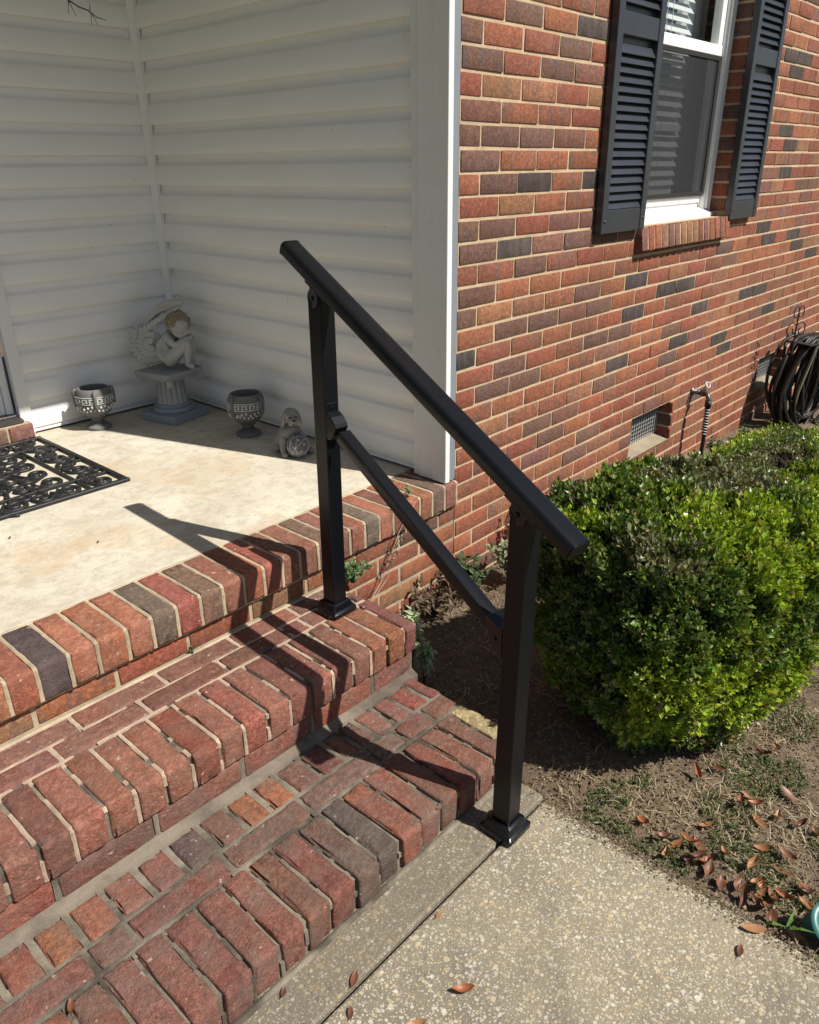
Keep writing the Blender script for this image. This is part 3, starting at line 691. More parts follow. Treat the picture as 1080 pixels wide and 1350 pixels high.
# ================================================================== SIDING WALLS
def panel_profile(o, z, h=.1145):
    # (offset outwards, z) from the butt upward
    return [(o-.004, z-.001), (o+.016, z-.003), (o+.0178, z), (o+.0170, z+h*.20), (o+.0150, z+h*.60), (o+.0125, z+h*.635), (o+.006, z+h*.68), (o+.002, z+h*.75), (o+.0004, z+h*.86), (o, z+h+.004), (o-.004, z+h+.004)]
side = thing('side_siding_wall', 'white vinyl lap siding wall of the porch corner beside the brick', 'wall')
back = thing('back_siding_wall', 'white vinyl lap siding wall behind the angel statue beside the door', 'wall')
z = .127-.1145+.0
Z0 = .1265; lap = .1147
for i in range(-1, 20):
    zz = Z0+i*lap
    pf = panel_profile(.0, zz)
    if i < 0: pf = [(-.004, .106), (.011, .106), (.013, .108), (.0125, Z0-.012), (.006, Z0-.004), (.001, Z0+.004), (-.004, Z0+.004)]
    b = MB(); b.prism([(-.0245-a, c) for a, c in pf], 1, .128, 1.638)   # (x,z) polygon along y
    build(b, 'siding_panel', MT['siding'], side, auto=40)
    b = MB(); b.prism([(1.660-a, c) for a, c in pf], 0, -.752, -.036)
    build(b, 'siding_panel', MT['siding'], back, auto=40)
b = MB(); b.box(-.016, -.004, .06, 1.64, .09, 2.44); build(b, 'sheathing', MT['dark'], side)
b = MB(); b.box(-.75, -.02, 1.664, 1.70, .09, 2.44); b.box(-2.9, -1.9, 1.664, 1.70, .09, 2.44); build(b, 'sheathing', MT['dark'], back)
b = MB(); b.prism([(-.066, -.012), (-.043, -.012), (-.043, -.004), (-.058, -.004), (-.058, .095), (-.050, .098), (-.050, .112), (-.046, .118), (-.046, .134), (-.017, .134), (-.017, .14), (-.060, .14), (-.060, .112), (-.066, .108), (-.0635, .075), (-.0635, .055), (-.066, .045)], 2, .1005, 2.44)
build(b, 'corner_trim', MT['trim'], side, bevel=.0015, seg=1)
b = MB(); b.box(-.0425, -.0105, -.0075, -.0035, .104, 2.44); build(b, 'flashing', MT['grey_flashing'], side)
b = MB(); b.box(-.012, .0, .02, .06, .09, 2.44); build(b, 'dark_gap', MT['dark'], side)
b = MB(); b.prism([(-.064, 1.652), (-.064, 1.640), (-.046, 1.622), (-.030, 1.622), (-.030, 1.662), (-.064, 1.662)], 2, .104, 2.44); build(b, 'corner_post', MT['trim'], side)
# left part of the door wall and door
b = MB(); b.box(-.800, -.752, 1.634, 1.665, .104, 2.2); build(b, 'door_casing', MT['trim'], back, bevel=.003)
door = build(MB().box(-.835, -.806, 1.672, 1.70, .185, 2.2).box(-.868, -.836, 1.680, 1.71, .185, 2.2).box(-.885, -.869, 1.688, 1.72, .185, 2.2).box(-1.86, -.886, 1.70, 1.73, .30, 2.2), 'door', MT['trim'], back, bevel=.002)
b = MB(); b.box(-1.86, -.886, 1.672, 1.699, .20, .262); build(b, 'door_sweep', plain('cream', (.74, .70, .60), .5), door, bevel=.003)
b = MB(); b.prism([(1.60, .170), (1.73, .170), (1.73, .196), (1.66, .194), (1.655, .186), (1.62, .184), (1.60, .180)], 0, -1.88, -.801); build(b, 'threshold', plain('threshold', (.10, .09, .085), .35, metal=.6), door)
b = MB(); b.box(-1.9, -.8, 1.731, 1.76, .1, 2.3); build(b, 'door_core', MT['dark'], door)
for n, (a, c) in enumerate([(-.872, -.776), (-1.075, -.883), (-1.28, -1.087), (-1.49, -1.292), (-1.70, -1.502), (-1.91, -1.712)]):
    me = pooled('dsill%.2f' % (c-a), c-a, .12, .062, .004, .0012, .0008, True, ['mauve', 'brown', 'redbrown'][n % 3], STONE, 'porch_brick', 1)
    link('brick', me, back, ((a+c)/2, 1.641, .133))
b = MB(); b.box(-1.9, -.785, 1.588, 1.70, .099, .1665); build(b, 'mortar', MT['porch_mortar'], back)

# ================================================================== HANDRAIL
rail = thing('handrail', 'black metal handrail on two square posts across the brick steps', 'handrail', (-.69, -.128, -.07))
def at(o): o.location = Vector(o.location)-Vector((-.69, -.128, -.07)); return o
A = Vector((-.667, .000, .919)); B = Vector((-.840, -.968, .463)); ax = (B-A).normalized(); sd = ax.cross(Vector((0, 0, 1))).normalized(); up = sd.cross(ax).normalized()
def sweep(mb, prof, p, q, ups=None, sds=None):
    a_ = (q-p).normalized(); s_ = sds or a_.cross(Vector((0, 0, 1))).normalized(); u_ = s_.cross(a_).normalized()
    n = len(prof); vs = [P+s_*x+u_*y for P in (p, q) for x, y in prof]
    mb.add(vs, [(i, (i+1) % n, n+(i+1) % n, n+i) for i in range(n)]+[tuple(range(n))[::-1], tuple(range(n, 2*n))])
def rrect(w_, h_, r, top=None, seg=5):
    P = []
    for cx, cy, a0, rr in ((w_/2, h_/2, 0, top or r), (-w_/2, h_/2, 90, top or r), (-w_/2, -h_/2, 180, r), (w_/2, -h_/2, 270, r)):
        sx, sy = (1 if cx > 0 else -1), (1 if cy > 0 else -1)
        for k in range(seg+1):
            a = math.radians(a0+90*k/seg); P.append((cx-sx*rr+rr*math.cos(a), cy-sy*rr+rr*math.sin(a)))
    return P
mb = MB(); sweep(mb, rrect(.0540, .034, .006, .0130), A, B); at(build(mb, 'rail_bar', MT['railing'], rail, auto=40))
for P, dd in ((A, -ax), (B, ax)):
    mb = MB(); sweep(mb, rrect(.0556, .0355, .007, .0137), P, P+dd*.004); sweep(mb, rrect(.050, .031, .007, .012), P+dd*.004, P+dd*.0065); at(build(mb, 'end_cap', MT['railing'], rail, auto=40))
P1b, P1t = Vector((-.700, -.130, -.070)), Vector((-.689, -.129, .812)); P2b, P2t = Vector((-.822, -.832, -.331)), Vector((-.812, -.836, .488))
for Pb, Pt in ((P1b, P1t), (P2b, P2t)):
    mb = MB(); a_ = .0235; vs = [Pb+Vector((x, y, 0)) for x, y in ((-a_, -a_), (a_, -a_), (a_, a_), (-a_, a_))]+[Pt+Vector((x, y, 0)) for x, y in ((-a_, -a_), (a_, -a_), (a_, a_), (-a_, a_))]
    mb.add(vs, [(0, 1, 5, 4), (1, 2, 6, 5), (2, 3, 7, 6), (3, 0, 4, 7), (4, 5, 6, 7)]); post = at(build(mb, 'post', MT['railing'], rail, bevel=.003, seg=2))
    # base cover: skirt and sloping collar
    mb = MB(); W = .0445; lv = [(W-.004, 0), (W, .004), (W, .016), (W-.005, .0215), (W-.007, .0225), (.033, .036), (.0275, .040), (.0275, .041), (.0245, .041)]
    vs = []; rc = lambda w_: rrect(2*w_, 2*w_, .006, seg=3)
    prs = [[(x, y, z_) for x, y in rc(w_)] for w_, z_ in lv]; n = len(prs[0])
    for q_ in prs: vs += q_
    mb.add(vs, [(i*n+k, i*n+(k+1) % n, (i+1)*n+(k+1) % n, (i+1)*n+k) for i in range(len(lv)-1) for k in range(n)])
    o = build(mb, 'base_cover', MT['railing_gloss'], post, (Pb.x, Pb.y, Pb.z), auto=25)
    # pivot bracket at the top: cheeks with a round head plus a saddle under the bar
    mb = MB(); ang = Vector((ax.x, ax.y, 0)).normalized(); sdv = Vector((ang.y, -ang.x, 0))
    Pc = Pt+Vector((0, 0, .000)); rad = .0235
    prof = [(rad*math.cos(t), rad*math.sin(t)) for t in [math.radians(a) for a in range(0, 360, 20)]]
    vs = [Pc+sdv*s_*.0245+ang*x+Vector((0, 0, z)) for s_ in (-1, 1) for x, z in prof]; n = len(prof)
    mb.add(vs, [(i, (i+1) % n, n+(i+1) % n, n+i) for i in range(n)]+[tuple(range(n))[::-1], tuple(range(n, 2*n))])
    nr = A+ax*((Pc-A).dot(ax)); ctr = nr-up*.019
    sweep(mb, rrect(.046, .007, .003), ctr-ax*.045-up*.002, ctr+ax*.045-up*.002)
    vs = [Pc+sdv*s_*.021+ang*x for s_ in (-1, 1) for x in (-.021, .021)]+[ctr+sdv*s_*.021+ax*x for s_ in (-1, 1) for x in (-.026, .026)]
    mb.add(vs, [(0, 1, 5, 4), (3, 2, 6, 7), (1, 3, 7, 5), (2, 0, 4, 6), (0, 2, 3, 1)])
    br = build(mb, 'rail_bracket', MT['railing_gloss'], post, auto=35)
    mb = MB()
    for s_ in (-1, 1): mb.lathe([(.0055, 0), (.0055, .0022), (.0025, .0032)], 12, M=Matrix.Translation(Pc+sdv*s_*.0245) @ (sdv*s_).to_track_quat('Z', 'Y').to_matrix().to_4x4())
    build(mb, 'screw', MT['screw'], post)
# lower bar with its two wall-side brackets
L1 = Vector((-.7055, -.205, .478)); L2 = Vector((-.812, -.795, .192)); la = (L2-L1).normalized()
mb = MB(); sweep(mb, rrect(.034, .034, .004, seg=2), L1, L2); at(build(mb, 'lower_bar', MT['railing'], rail, auto=30))
def lbr(P, d, flip):
    """bracket clamped on a post face; d = horizontal direction away from the post"""
    s_ = Vector((d.y, -d.x, 0)); mb = MB()
    base = P
    pf = [(0, -.034), (0, .034), (.010, .036), (.026, .029), (.042, .014), (.047, .004), (.034, -.018), (.020, -.034)]
    if flip: pf = [(0, -.040), (0, .030), (.016, .034), (.048, .046), (.052, .030), (.044, -.002), (.030, -.026), (.014, -.040)]
    n = len(pf); vs = [base+s_*k*.0195+d*a+Vector((0, 0, b)) for k in (-1, 1) for a, b in pf]
    mb.add(vs, [(i, (i+1) % n, n+(i+1) % n, n+i) for i in range(n)]+[tuple(range(n))[::-1], tuple(range(n, 2*n))])
    o = at(build(mb, 'lower_bracket', MT['railing_gloss'], rail, bevel=.0022))
    mb = MB(); vs = [base+s_*k*.015+d*a+Vector((0, 0, b)) for k in (-1, 1) for a, b in ((0, .034), (0, .060), (.0045, .058), (.0045, .034))]
    mb.add(vs, [(i, (i+1) % 4, 4+(i+1) % 4, 4+i) for i in range(4)]+[(3, 2, 1, 0), (4, 5, 6, 7)]); build(mb, 'mounting_tab', MT['railing_gloss'], o, bevel=.001)
    mb = MB(); mb.lathe([(.005, 0), (.005, .002), (.002, .003)], 10, M=Matrix.Translation(base+d*.0045+Vector((0, 0, .047))) @ d.to_track_quat('Z', 'Y').to_matrix().to_4x4())
    mb.lathe([(.0045, 0), (.0045, .002), (.002, .003)], 10, M=Matrix.Translation(base+d*.020-s_*.0195) @ (-s_).to_track_quat('Z', 'Y').to_matrix().to_4x4())
    build(mb, 'screw', MT['screw'], o)
dh = Vector((la.x, la.y, 0)).normalized()
lbr(Vector((-.6965, -.1535, .495)), dh, False); lbr(Vector((-.8145, -.8105, .183)), -dh, True)

# ================================================================== LEAVES, SHRUBS, PLANTS
def spx(x, e): return math.copysign(abs(x)**e, x)
def put_leaf(mb, p, d, n, L, W, col, fold=.25, curl=.15):
    """pointed leaf from base p along d, surface normal n"""
    d = d.normalized(); s = d.cross(n)
    if s.length < 1e-4: s = d.orthogonal()
    s.normalize(); n = s.cross(d)
    mid = p+d*L*.5; tip = p+d*L-n*L*curl
    mb.add([p, mid+s*W/2+n*W*fold, tip, mid-s*W/2+n*W*fold, mid], [(0, 4, 1), (4, 2, 1), (0, 3, 4), (3, 2, 4)], col)
def rnd3():
    while True:
        v = Vector((U(-1, 1), U(-1, 1), U(-1, 1)))
        if .05 < v.length < 1: return v.normalized()
def shrub(name, label, cx, cy, zc, a, b, c, rot, count, bright, seed, zmin):
    random.seed(seed)
    t = thing(name, label, 'shrub', (cx, cy, zmin), rot, 'clipped evergreen shrubs in front of the brick wall')
    dz = zc-zmin; fo = MB(); p_ = 4.0
    def rad(d):
        if d.z >= 0: return (abs(d.x/a)**p_+abs(d.y/b)**p_+abs(d.z/c)**p_)**(-1/p_)
        k = 2.7; c2 = c*1.2; e = min(1, -d.z*3); k = p_*(1-e)+k*e
        return (abs(d.x/a)**k+abs(d.y/b)**k+abs(d.z/c2)**k)**(-1/k)
    o9 = seed*3.1
    def surf(d):
        return rad(d)*(1+.05*noise.noise(d*2.6+Vector((o9, 0, 0)))+.085*noise.noise(d*6+Vector((0, o9, 0)))+.065*noise.noise(d*15+Vector((0, 0, o9))))
    for i in range(count):
        d = rnd3()
        if d.z < -.1 and R() < .25: continue
        r = surf(d); P = d*r
        if P.z+dz < .015: continue
        hole = noise.noise(P*13+Vector((o9, 5, 5)))
        dep = abs(random.gauss(0, .022))
        if hole < -.2: dep += (-.2-hole)*.30
        g = Vector((spx(d.x/a, p_-1)/a, spx(d.y/b, p_-1)/b, spx(d.z/c, p_-1)/c)).normalized()
        P = P-g*dep+rnd3()*.006
        k = noise.noise(Vector((P.x*3.2+cx, P.y*3.2+o9, P.z*3.2)))+noise.noise(P*11)*.5+(P.x-.0)*bright+.12+(-.30 if g.z > .7 and P.y > -.10 else 0)  # leaf colour brightens towards one side, sunlit side put into the leaves
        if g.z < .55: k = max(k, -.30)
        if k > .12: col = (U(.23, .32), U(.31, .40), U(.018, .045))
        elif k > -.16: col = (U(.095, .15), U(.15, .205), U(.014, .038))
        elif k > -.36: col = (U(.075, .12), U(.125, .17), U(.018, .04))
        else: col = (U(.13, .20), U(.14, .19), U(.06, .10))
        if R() < .04: col = (U(.2, .32), U(.15, .22), U(.07, .13))
        if R() < .02: col = (U(.30, .38), U(.36, .42), U(.10, .16))
        if k > .12 and R() < .25: P += Vector((0, 0, 1))*U(0, .02)+g*U(0, .014)
        dd = (rnd3()*.8+g*.7+Vector((0, 0, .75))).normalized(); nn = (g*.7+rnd3()*.8+Vector((0, 0, .4))).normalized()
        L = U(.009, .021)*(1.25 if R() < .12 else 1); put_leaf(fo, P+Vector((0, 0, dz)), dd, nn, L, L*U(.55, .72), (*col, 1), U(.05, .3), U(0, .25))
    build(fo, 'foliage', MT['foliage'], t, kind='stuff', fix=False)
    co = MB(); n = 26; m_ = 16; vs = []
    for i in range(m_+1):
        for j_ in range(n):
            th = math.pi*i/m_; ph = 2*math.pi*j_/n; d = Vector((math.sin(th)*math.cos(ph), math.sin(th)*math.sin(ph), math.cos(th)))
            q = d*(surf(d)-.075-.03*noise.noise(d*6)); q.z = max(q.z+dz, .04); vs.append(q)
    co.add(vs, [(i*n+k, (i+1)*n+k, (i+1)*n+(k+1) % n, i*n+(k+1) % n) for i in range(m_) for k in range(n)])
    build(co, 'dark_core', plain('dark_core', (.022, .024, .012), .95, bumps=.02, bscale=60), t, smooth=True)  # added solid dark core, blocks see-through and stands for inner shade
    tw = MB()
    for i in range(1800):
        d = rnd3(); r = surf(d)
        if d.z*r+dz < .03: continue
        e = d*(r-U(-.016, .02))+Vector((0, 0, dz)); s = e-(d*.8+rnd3()*.5).normalized()*U(.03, .09)
        tw.tube([s, (s+e)/2+rnd3()*.004, e], [.0012, .001, .0006], 3, cap=False)
    for i in range(7):
        a_ = i*.9; tw.tube([(.05*math.cos(a_), .05*math.sin(a_), -.02), (.10*math.cos(a_), .10*math.sin(a_), .12), (.22*math.cos(a_), .18*math.sin(a_), .30)], [.011, .009, .005], 6)
    build(tw, 'twigs', MT['twig'], t, kind='stuff')
    return t
shrub('clipped_shrub', 'large rounded green shrub behind the lower handrail post', -.118, -.895, .020, .370, .300, .318, -.36, 118000, 1.1, 3, -.355)
shrub('clipped_shrub', 'dull green shrub farther along the wall by the garden hose', 1.55, -.72, -.285, .72, .40, .19, .0, 75000, .35, 8, -.40)
random.seed(21)
# fallen leaves: one curled mesh family, copied
LF = [(-0.58, -1.066), (-0.602, -1.123), (-0.588, -1.152), (-0.633, -1.147), (-0.621, -1.192), (-0.559, -1.194), (-0.587, -1.227), (-0.621, -1.269), (-0.488, -1.185), (-0.581, -1.336), (-0.625, -1.325), (-0.459, -1.351), (-0.36, -1.251), (-0.379, -1.215), (-0.402, -1.271), (-0.363, -1.298), (-0.35, -1.348), (-0.269, -1.293), (-0.346, -1.097), (-0.299, -1.129), (-0.169, -1.115), (-0.122, -1.221), (-0.171, -1.193), (-0.589, -1.368), (-0.518, -1.404), (-0.349, -1.38), (-0.642, -1.433), (-0.347, -1.229), (-0.529, -1.418), (-0.615, -1.365), (-.56, -1.39), (-.60, -1.30), (-.47, -1.31), (-.55, -1.25)]+[(-.60, -1.20), (-.61, -1.24), (-.565, -1.335), (-.64, -1.38), (-.59, -1.345), (-.535, -1.30), (-.62, -1.345), (-.50, -1.36), (-.57, -1.17), (-.66, -1.41), (-.55, -1.43)]
def dead_leaf(L, W, curl, twist, col, seed):
    mb = MB(); q = random.Random(seed); n = 9; vs = []
    for i in range(n+1):
        t = i/n; w_ = W/2*math.sin(math.pi*min(1, t*.96+.02))**.75*(1 if t < .97 else .5); x = (t-.5)*L
        zc = curl*L*(t-.5)**2*4*.30; tw = twist*(t-.5)
        for k, s_ in ((0, -1), (1, -.5), (2, 0), (3, .5), (4, 1)):
            y = s_*w_; z = zc+abs(s_)**1.6*w_*curl*.9+.0009*noise.noise(Vector((x*90, y*90, seed)))
            c_ = math.cos(tw); sn = math.sin(tw); vs.append((x, y*c_-z*sn, z*c_+y*sn+.003))
    mb.add(vs, [(i*5+k, i*5+k+1, (i+1)*5+k+1, (i+1)*5+k) for i in range(n) for k in range(4)], (*col, 1))
    mb.tube([(-L*.5, 0, curl*L*.3+.003), (-L*.62, .002, curl*L*.36+.004)], .0009, 4, (*col, 1))
    return mb.mesh('fallen_leaf', MT['dead_leaf'], smooth=True, fix=False, tint=True)
LC = [(.28, .092, .036), (.16, .060, .032), (.28, .120, .050), (.34, .17, .08), (.12, .045, .028), (.20, .095, .055)]
LL = dict(zip(LC, ['reddish brown dead leaf lying', 'dark red brown dead leaf lying', 'orange brown dead leaf lying', 'pale tan orange dead leaf lying', 'dark maroon dead leaf lying', 'coppery dead leaf lying']))
LM = [dead_leaf(U(.032, .056), U(.014, .023), U(.3, 1.4), U(-1.3, 1.3), LC[i % 6], i) for i in range(12)]
for i, (x, y) in enumerate(LF):
    o = link('fallen_leaf', LM[i % 12], None, (x, y, gz(x, y)+U(.006, .016)), (U(-.4, .4), U(-.4, .4), U(0, 6.28)))
    tag(o, LL[LC[(i % 12) % 6]]+(' close to the sidewalk edge' if x < -.55 else (' under the edge of the large shrub' if y > -1.14 else ' in the middle of the patchy grass')), 'leaf', 'dead leaves in the grass beside the sidewalk')
for (x, y, z, rz, L, cur, ci, lab) in [(-.702, -1.368, -.330, 2.2, .050, .25, 3, 'speckled orange leaf lying on the right edge of the sidewalk'), (-.768, -1.366, -.330, .3, .030, .2, 4, 'small dark maroon leaf on the sidewalk inside its right edge'), (-1.198, -1.008, -.330, -.65, .042, .75, 0, 'glossy orange brown leaf alone in the middle of the sidewalk'), (-1.312, -.985, -.330, -.5, .044, .8, 3, 'golden brown leaf on the sidewalk at the bottom edge of the picture'), (-1.105, -.868, -.330, .1, .022, .1, 3, 'small pale orange leaf beside the crack in the sidewalk'), (-1.372, -.880, -.330, .9, .024, .3, 4, 'small dark leaf in the sidewalk crack near the bottom'), (-1.322, -.838, -.330, .6, .034, .3, 1, 'narrow reddish leaf fragment lying along the sidewalk crack'), (-1.43, -.757, -.329, .7, .022, .4, 4, 'dark maroon leaf on the grey strip at the foot of the lower step'), (-1.731, -.556, -.236, 1.2, .030, .5, 1, 'thin brown leaf stuck in a brick joint of the lower step')]:
    o = link('fallen_leaf', dead_leaf(L, L*.42, cur, .3, LC[ci], int(abs(x)*999)), None, (x, y, z), (0, 0, rz)); tag(o, lab, 'leaf')
for (x, y, lab) in [(-1.246, .698, 'tiny dark debris flake on the concrete porch near the doormat'), (-1.085, .47, 'tiny dark debris speck on the middle of the concrete porch')]:
    tag(link('leaf_fragment', dead_leaf(.012, .006, .3, .3, (.05, .05, .05), 3), None, (x, y, .098), (0, 0, 1)), lab, 'leaf fragment')
# dry grass, green tufts and litter: uncountable
def inshadow(x, y): return False
sg = MB(); gg = MB(); lt = MB(); lt2 = MB()
for i in range(15000):
    x = U(-.70, 1.3) if R() < .45 else U(-.68, .15); y = U(-2.2, -.02) if R() < .4 else U(-1.5, -.85)
    if x < -.672 and y > -1.5 and R() < .75: continue
    dens = noise.noise(Vector((x*4, y*4, 8)))
    if dens < -.12: continue
    z = gz(x, y); z = max(z, -.345) if x < -.66 else z; a = U(0, 6.28); L = U(.010, .045); el = abs(random.gauss(0, .30)); d = Vector((math.cos(a)*math.cos(el), math.sin(a)*math.cos(el), math.sin(el)))
    s = Vector((-math.sin(a), math.cos(a), 0))*U(.0005, .0012); p = Vector((x, y, z+U(0, .006)))
    c = random.choice([(.42, .34, .22), (.34, .26, .16), (.50, .43, .31), (.25, .18, .11), (.19, .13, .085)])
    q = p+d*L*.5+Vector((0, 0, U(-.002, .006)))
    if R() < .3: continue
    sg.add([p-s, p+s, q+s, q-s, p+d*L], [(0, 1, 2, 3), (3, 2, 4)], (*c, 1))
for i in range(22000):
    x = U(-.69, .30) if R() < .8 else U(-.6, 1.2); y = U(-1.65, -.92) if R() < .85 else U(-2.2, -.9)
    dn = noise.noise(Vector((x*7, y*7, 2)))+.5*noise.noise(Vector((x*19, y*19, 4)))
    if dn < .04: continue
    z = gz(x, y); a = U(0, 6.28); el = U(.2, 1.3); L = U(.007, .020); d = Vector((math.cos(a)*math.cos(el), math.sin(a)*math.cos(el), math.sin(el)))
    c = random.choice([(.07, .105, .03), (.095, .13, .04), (.05, .075, .025), (.13, .15, .055), (.17, .17, .09)])
    put_leaf(gg, Vector((x, y, z+U(0, .006))), d, Vector((0, 0, 1))+rnd3()*.5, L, L*.32, (*c, 1))
for i in range(17000):
    x = U(-.69, .9) if R() < .6 else U(-.68, 0); y = U(-1.9, -.02)
    z = gz(x, y); z = max(z, -.345) if x < -.66 else z
    c = random.choice([(.16, .10, .06), (.10, .07, .05), (.30, .22, .15), (.07, .05, .04), (.36, .30, .22)])
    put_leaf(lt, Vector((x, y, z+U(.001, .006))), rnd3()*Vector((1, 1, .3)), Vector((0, 0, 1))+rnd3()*.5, U(.004, .014), U(.003, .007), (*c, 1))
for mb, nm, lb, ct in ((sg, 'dry_grass', 'dead straw coloured grass over the bare soil beside the sidewalk', 'dry grass'), (gg, 'green_grass', 'short green moss and clover growing in the soil beside the sidewalk', 'ground cover'), (lt, 'leaf_litter', 'fine brown leaf litter scattered over the bare soil', 'leaf litter')):
    o = build(mb, nm, MT['grass'], None, kind='stuff', fix=False); tag(o, lb, ct)
for i in range(2600):
    x = -.672-abs(random.gauss(0, .022)); y = U(-2.1, -.86); c = random.choice([(.16, .11, .07), (.10, .075, .05), (.30, .23, .16), (.22, .17, .12)])
    put_leaf(lt2, Vector((x, y, -.3308)), Vector((U(-1, 1), U(-1, 1), .1)), Vector((0, 0, 1))+rnd3()*.3, U(.002, .009), U(.002, .005), (*c, 1))
o = build(lt2, 'soil_crumbs', MT['grass'], None, kind='stuff', fix=False); tag(o, 'soil crumbs and leaf bits spilled along the sidewalk edge', 'soil crumbs')
# weeds
def weed(loc, label, stems, leafL, leafW, col, H, spread, per, name='weed', flat=False):
    t = thing(name, label, 'weed', loc); st = MB(); lf = MB()
    for i in range(stems):
        a = U(0, 6.28); sp = U(.1, 1)*spread; top = Vector((math.cos(a)*sp, math.sin(a)*sp*.8-.0, H*U(.55, 1))); mid = top*.5+Vector((0, 0, H*.12))
        pts = [Vector((U(-.004, .004), U(-.004, .004), 0)), mid, top]; st.tube(pts, [.0016, .0013, .0009], 5)
        for k in range(per):
            f = U(.35, 1) if not flat else U(.85, 1); p = pts[0].lerp(mid, f*2) if f < .5 else mid.lerp(top, f*2-1)
            d = (rnd3()+Vector((0, 0, .35 if not flat else .15))).normalized(); n = (Vector((0, 0, 1))+rnd3()*.6)
            v = U(.75, 1.25); L = leafL*U(.6, 1.1)
            put_leaf(lf, p, d, n, L, L*leafW, (col[0]*v, col[1]*v, col[2]*v, 1), .18, U(0, .4))
    build(st, 'stem', MT['twig'], t); build(lf, 'leaves', MT['weed'], t, kind='stuff', fix=False); return t
GY = (.20, .24, .13); GR = (.07, .13, .045); DG = (.045, .07, .03)
weed((-.228, .012, .0985), 'small pale green sprig growing at the right end of the porch edge', 3, .020, .3, (.24, .28, .16), .035, .018, 12)
weed((-.555, -.050, -.068), 'low green clump where the upper step meets the porch wall', 26, .026, .36, (.13, .20, .085), .055, .062, 16)
weed((-.595, -.10, -.30), 'green creeping clump hanging over the side of the upper step', 9, .020, .35, (.13, .20, .085), .20, .035, 12)
weed((-.470, -.215, -.35), 'pale leafed rosette weed beside the upper step corner', 13, .038, .42, (.36, .42, .26), .19, .030, 10, flat=True)  # leaf colour raised to make up for the shrub's shade here
weed((-.505, -.300, -.35), 'leafy pale weed rising beside the lower step corner', 14, .032, .42, (.33, .40, .24), .15, .026, 13)  # brightened in colour too, in place of missing sunlight
weed((.17, -.14, -.35), 'bushy pale weed against the brick wall left of the shrub', 40, .032, .55, (.26, .29, .17), .21, .11, 13)
weed((-.02, -.08, -.35), 'dark leafy weed at the foot of the brick wall', 26, .040, .55, (.07, .10, .045), .17, .10, 10)
weed((.33, -.09, -.35), 'reddish dried weed standing behind the lower handrail post', 22, .018, .6, (.20, .12, .065), .28, .09, 16)
weed((-.20, -.07, -.35), 'brown withered weed tangle at the wall foot near the steps', 34, .034, .4, (.13, .09, .055), .13, .14, 9)
weed((2.12, -.12, -.40), 'scrubby weed at the foot of the wall below the faucet', 16, .030, .55, (.16, .17, .10), .13, .08, 12)
weed((2.55, -.11, -.42), 'small weed at the wall foot right of the faucet', 10, .028, .55, (.15, .17, .09), .12, .06, 10)
weed((-1.100, -.006, -.068), 'tiny sprout in the joint between porch and upper step', 3, .012, .5, (.08, .10, .03), .022, .006, 5)
weed((-.655, -1.415, -.35), 'green strap leafed weed beside the teal pot rim', 3, .060, .16, (.14, .26, .06), .045, .02, 2)
# dried stalk climbing the porch front to the sprig
t = thing('dried_stalk', 'thin dried weed stalk leaning on the porch front wall', 'stalk', (-.47, -.03, -.19))
mb = MB(); mb.tube([(0, 0, 0), (.06, .004, .05), (.11, .004, .13), (.145, .0, .20), (.20, -.008, .27), (.232, .0, .29)], [.0022, .002, .0017, .0015, .0012, .001], 5)
mb.tube([(.005, -.004, 0), (.085, .0, .055), (.12, -.004, .14)], .0013, 5); build(mb, 'stem', plain('dry_stem', (.34, .25, .18), .8), t)
mb = MB()
for i in range(60):
    k = U(0, 1); p = Vector((.09+.10*k, -.005, .10+.13*k)); put_leaf(mb, p, rnd3()+Vector((0, -.3, 0)), rnd3(), U(.010, .020), .006, random.choice([(.20, .17, .11, 1), (.28, .24, .17, 1), (.10, .10, .06, 1)]))
build(mb, 'leaves', MT['weed'], t, kind='stuff', fix=False)
# twigs on the bare ground
for i in range(9):
    a = U(0, 6.28); x, y = U(-.6, -.1), U(-1.3, -.3); mb = MB(); L = U(.04, .10)
    mb.tube([(0, 0, .002), (L*.4, U(-.01, .01), .006), (L, U(-.02, .02), .003)], [.0015, .0013, .0007], 5)
    tag(build(mb, 'fallen_twig', plain('pale_twig', (.30, .24, .18), .8) if i == 0 else bpy.data.materials['pale_twig'], None, (x, y, gz(x, y)+.003), (0, 0, a)), 'thin pale twig lying on the bare soil near the shrub', 'twig', 'twigs on the bare soil near the shrub')
# bare twig hanging at the top of the porch corner
t = thing('hanging_branch', 'dark bare forked branch tip hanging at the top of the porch', 'branch', (-.633, 1.0, 1.568))
mb = MB(); mb.tube([(-.30, .3, .87), (-.12, .1, .30), (-.02, 0, .04), (.0, 0, 0), (.03, 0, -.014), (.058, 0, -.020), (.085, 0, -.036), (.115, -.004, -.041)], [.005, .004, .003, .0022, .002, .0018, .0014, .0008], 6)
for a, b in (((.0, 0, 0), (-.006, 0, -.035)), ((.0, 0, .0), (.018, 0, -.04)), ((.066, 0, -.024), (.064, 0, -.058)), ((.070, 0, -.028), (.085, 0, -.058)), ((.064, 0, -.022), (.068, 0, .002))): mb.tube([a, b], [.0014, .0006], 5)
build(mb, 'stem', plain('dark_twig', (.018, .014, .014), .6), t)

